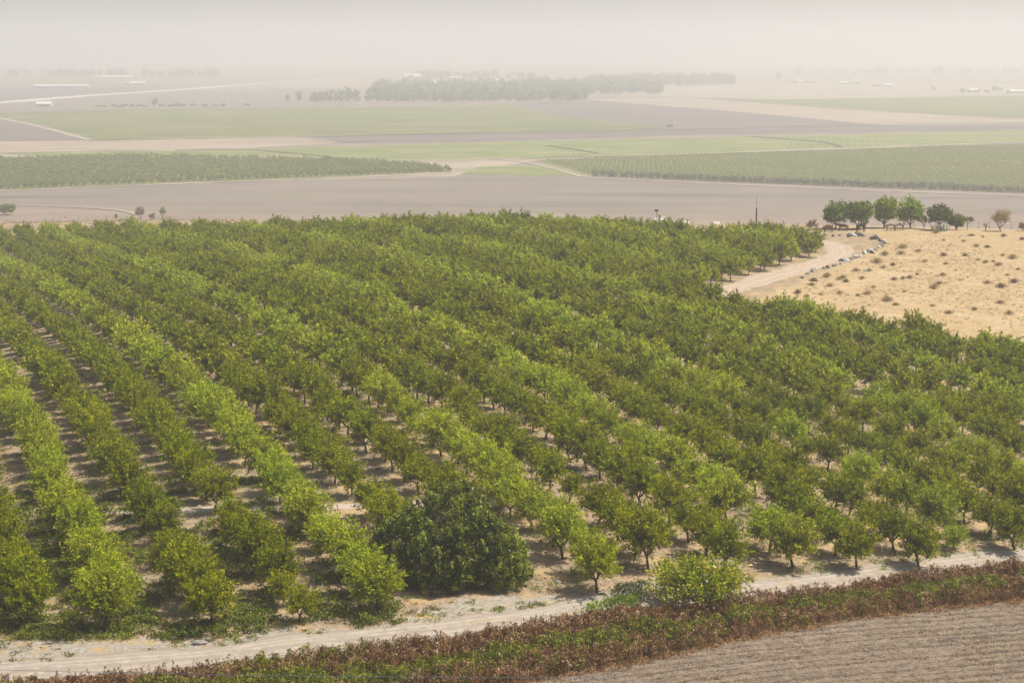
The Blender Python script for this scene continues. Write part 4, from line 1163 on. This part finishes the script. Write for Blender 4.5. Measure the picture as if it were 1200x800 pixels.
line1 = [(368, 121, 13, 10), (377, 121, 15, 13), (386, 121.5, 18, 16), (397, 121, 17, 14), (407, 120.5, 19, 17), (417, 120.5, 15, 13)]
for k, (x, y, hp_, wp_) in enumerate(line1):
    valley_tree(x, y, hp_, wp_, f'hazy dark tree, {ordn(k)} from left in the short clump on the field edge', 'short clump of valley trees')
for k in range(26):
    x = 434 + k * 9.6 + rg.normal() * 1.5; valley_tree(x, 121.5 - .006 * (x - 434) + rg.uniform(-1.2, .4), rg.uniform(15, 22), rg.uniform(12, 18), f'hazy dark tree, {ordn(k)} from left along the front of the long wood', 'front trees of the long valley wood')
for k, (x, y, hp_, wp_) in enumerate([(337, 120.5, 11, 7), (350.5, 119.5, 14, 8), (182, 125, 11, 8)]):
    valley_tree(x, y, hp_, wp_, ['small hazy tree left of the short clump', 'taller hazy tree just left of the short clump', 'lone hazy tree standing in the line of low bushes'][k], None)
for k in range(17):
    x = [115, 122, 133, 140, 147, 155, 163, 170, 190, 200, 208, 215, 226, 240, 252, 262, 290][k]
    valley_tree(x, 126 + (.2 if k % 2 else -.4) - .006 * (x - 115), rg.uniform(2.5, 4.5), rg.uniform(6, 10), f'low hazy bush, {ordn(k)} from left in the line along the green field', 'low bushes along the green field')
for k in range(22):
    x = 928 + k * 12.4 + rg.normal() * 3; valley_tree(x, 87.5 + rg.uniform(-.5, .5), rg.uniform(5, 11), rg.uniform(7, 14), f'faint tree, {ordn(k)} from left in the farthest row on the right', 'farthest tree row on the right')
for k, (x, y, h_, w_) in enumerate([(912, 95.5, 12, 7), (1128, 109, 5, 8), (1146, 108.5, 5, 5), (1157, 109, 4, 8)]):
    valley_tree(x, y, h_, w_, ['upright faint tree at the right end of the long wood', 'low faint tree left of the far right farm', 'narrow faint tree beside the far right farm', 'low broad faint tree beside the far right farm'][k], None)
# woods that read as one mass
wood = []
for k in range(330):
    x = rg.uniform(440, 690); wood.append(V(x, rg.uniform(106, 119)))
for k in range(240):
    x = rg.uniform(600, 775); wood.append(V(x, rg.uniform(102, 112)))
for k in range(200):
    x = rg.uniform(690, 860); wood.append(V(x, rg.uniform(95.5, 105 - .03 * (x - 690))))
for k in range(90):
    wood.append(V(rg.uniform(-60, 260), rg.uniform(88.5, 91)))
for k in range(60):
    wood.append(V(rg.uniform(480, 640), rg.uniform(91, 94.5)))
scatter_stuff('far_wood', [tuple(p) for p in wood], rg.uniform(0, 6.28, len(wood)), rg.uniform(.8, 1.35, len(wood)), rg.integers(0, 5, len(wood)), [bpy.data.objects.new('far_wood_tree', m) for m in vt], 'far hazy woods in the valley that merge into one band', 'wood')

# farm buildings across the valley
def vshed(px, py, Lpx, Hm, label, Wd=14, rise=2.0, rz=2, name='farm_shed', roof=None):
    p = V(px, py); s = F / (p.y * CT + CAMZ * ST)
    return gable(name, p, Lpx / s, Wd, Hm, rise, R(rz), M_WALL, roof or M_WHITE, label, 'shed' if name == 'farm_shed' else 'building')


vshed(134, 92, 41, 4, 'farthest long white roofed farm shed above the other two', 40, 4)
vshed(72.5, 103, 63, 4, 'longest white roofed farm shed in the dark field on the left', 30, 3)
vshed(162, 100, 17, 5, 'short bright white farm shed right of the longest one', 28, 4)
vshed(148, 99.5, 8, 4, 'small grey-white shed joined to the short bright one', 20, 3, roof=M_ROOFTAN)
vshed(52, 125, 17, 4, 'pale barn by the track at the field corner on the left', 16, 3, name='barn')
vshed(484, 93.5, 19, 9, 'bright white hangar near the trees beyond the long wood', 50, 8, name='hangar')
for k, (x, y, L_, h_) in enumerate([(505, 98, 9, 5), (513, 99.5, 12, 5), (524, 98.5, 14, 5), (533, 93.5, 12, 6), (552, 98, 10, 5), (578, 97.5, 13, 6), (588, 98, 8, 5)]):
    vshed(x, y, L_, h_, f'{["tan roofed", "white"][k % 2]} hamlet building, {ordn(k)} from left behind the long wood', 22, 3, rng.uniform(-20, 20), 'hamlet_building', [M_ROOFTAN, M_WHITE][k % 2])
for k, (x, y, L_, h_) in enumerate([(936, 97, 8, 4), (951, 97.5, 9, 4), (989, 99.5, 8, 5), (997, 99, 7, 6), (1004, 98.5, 5, 7), (1027, 101.5, 10, 4), (1041, 102, 9, 4), (1094, 105, 5, 6), (1140, 108.8, 10, 5), (1169, 106.5, 7, 7), (1190, 109.5, 18, 4)]):
    vshed(x, y, L_, h_, f'{["white", "tan roofed"][k % 2]} far building, {ordn(k)} from left on the right side of the valley', 20, 3, rng.uniform(-20, 20), 'far_building', [M_WHITE, M_ROOFTAN][k % 2])
tk = V(785, 149.5)
gable('small_hut', tk, 5, 3, 2.2, 1, R(15), M_ROCKDARK, M_DARKMETAL, 'tiny dark roofed hut alone on the bare field in mid valley')
vpath('farm_track', [(1060, 103.5), (1095, 105), (1130, 107), (1200, 110), (1260, 112)], 18)

# ------------------------------------------------------------------ air
def haze(density):
    lo = Vector((-8700, -300, -1.2)); hi = Vector((8700, 17400, CAMZ + 140))
    me = bpy.data.meshes.new('haze')
    me.from_pydata([(lo.x, lo.y, lo.z), (hi.x, lo.y, lo.z), (hi.x, hi.y, lo.z), (lo.x, hi.y, lo.z), (lo.x, lo.y, hi.z), (hi.x, lo.y, hi.z), (hi.x, hi.y, hi.z), (lo.x, hi.y, hi.z)], [],
                   [(0, 3, 2, 1), (4, 5, 6, 7), (0, 1, 5, 4), (1, 2, 6, 5), (2, 3, 7, 6), (3, 0, 4, 7)]); me.update()
    m = bpy.data.materials.new('haze'); m.use_nodes = True; t = m.node_tree; t.nodes.clear()
    out = t.nodes.new('ShaderNodeOutputMaterial'); v = t.nodes.new('ShaderNodeVolumePrincipled')
    v.inputs['Color'].default_value = (.963, .957, .949, 1); v.inputs['Density'].default_value = density
    v.inputs['Density Attribute'].default_value = ''; v.inputs['Anisotropy'].default_value = .25
    t.links.new(v.outputs[0], out.inputs['Volume']); me.materials.append(m)
    tag(link('haze', me), kind='stuff')


haze(.00034)

# ------------------------------------------------------------------ light, sky, camera
SUN_AZ, SUN_EL = R(78), R(58)
w = bpy.data.worlds.new('World'); SC.world = w; w.use_nodes = True
t = w.node_tree; t.nodes.clear()
sky = t.nodes.new('ShaderNodeTexSky'); sky.sky_type = 'NISHITA'; sky.sun_disc = False; sky.sun_elevation = SUN_EL; sky.sun_rotation = SUN_AZ
sky.dust_density = 3.0; sky.air_density = 1.0; sky.ozone_density = 1.0; sky.altitude = 50
bg = t.nodes.new('ShaderNodeBackground'); bg.inputs['Strength'].default_value = .09
wo = t.nodes.new('ShaderNodeOutputWorld'); t.links.new(sky.outputs[0], bg.inputs[0]); t.links.new(bg.outputs[0], wo.inputs[0])
sl = bpy.data.lights.new('sun', 'SUN'); sl.energy = 5.0; sl.angle = R(.6); sl.color = (1, .955, .88)
so = bpy.data.objects.new('sun', sl); COL.objects.link(so)
dv = Vector((math.sin(SUN_AZ) * math.cos(SUN_EL), math.cos(SUN_AZ) * math.cos(SUN_EL), math.sin(SUN_EL)))
so.rotation_euler = dv.to_track_quat('Z', 'Y').to_euler(); so.location = (60, 60, 300)

cam = bpy.data.cameras.new('camera'); co_ = bpy.data.objects.new('camera', cam); COL.objects.link(co_)
co_.location = (0, 0, CAMZ); co_.rotation_euler = (math.pi / 2 - PITCH, 0, 0)
cam.sensor_fit = 'HORIZONTAL'; cam.sensor_width = 36; cam.lens = 36 * F / 1200; cam.clip_start = 1; cam.clip_end = 40000
SC.camera = co_
SC.view_settings.view_transform = 'Standard'; SC.view_settings.look = 'None'; SC.view_settings.gamma = 1; SC.view_settings.exposure = 0.14
SC.render.engine = 'CYCLES'
cy = SC.cycles
cy.max_bounces = 6; cy.diffuse_bounces = 3; cy.glossy_bounces = 2; cy.transmission_bounces = 3; cy.volume_bounces = 2; cy.transparent_max_bounces = 4
cy.use_denoising = True; cy.use_adaptive_sampling = True; cy.adaptive_threshold = .015
print('TREES', len(C), 'left orchard', n1, 'right grove', n2)
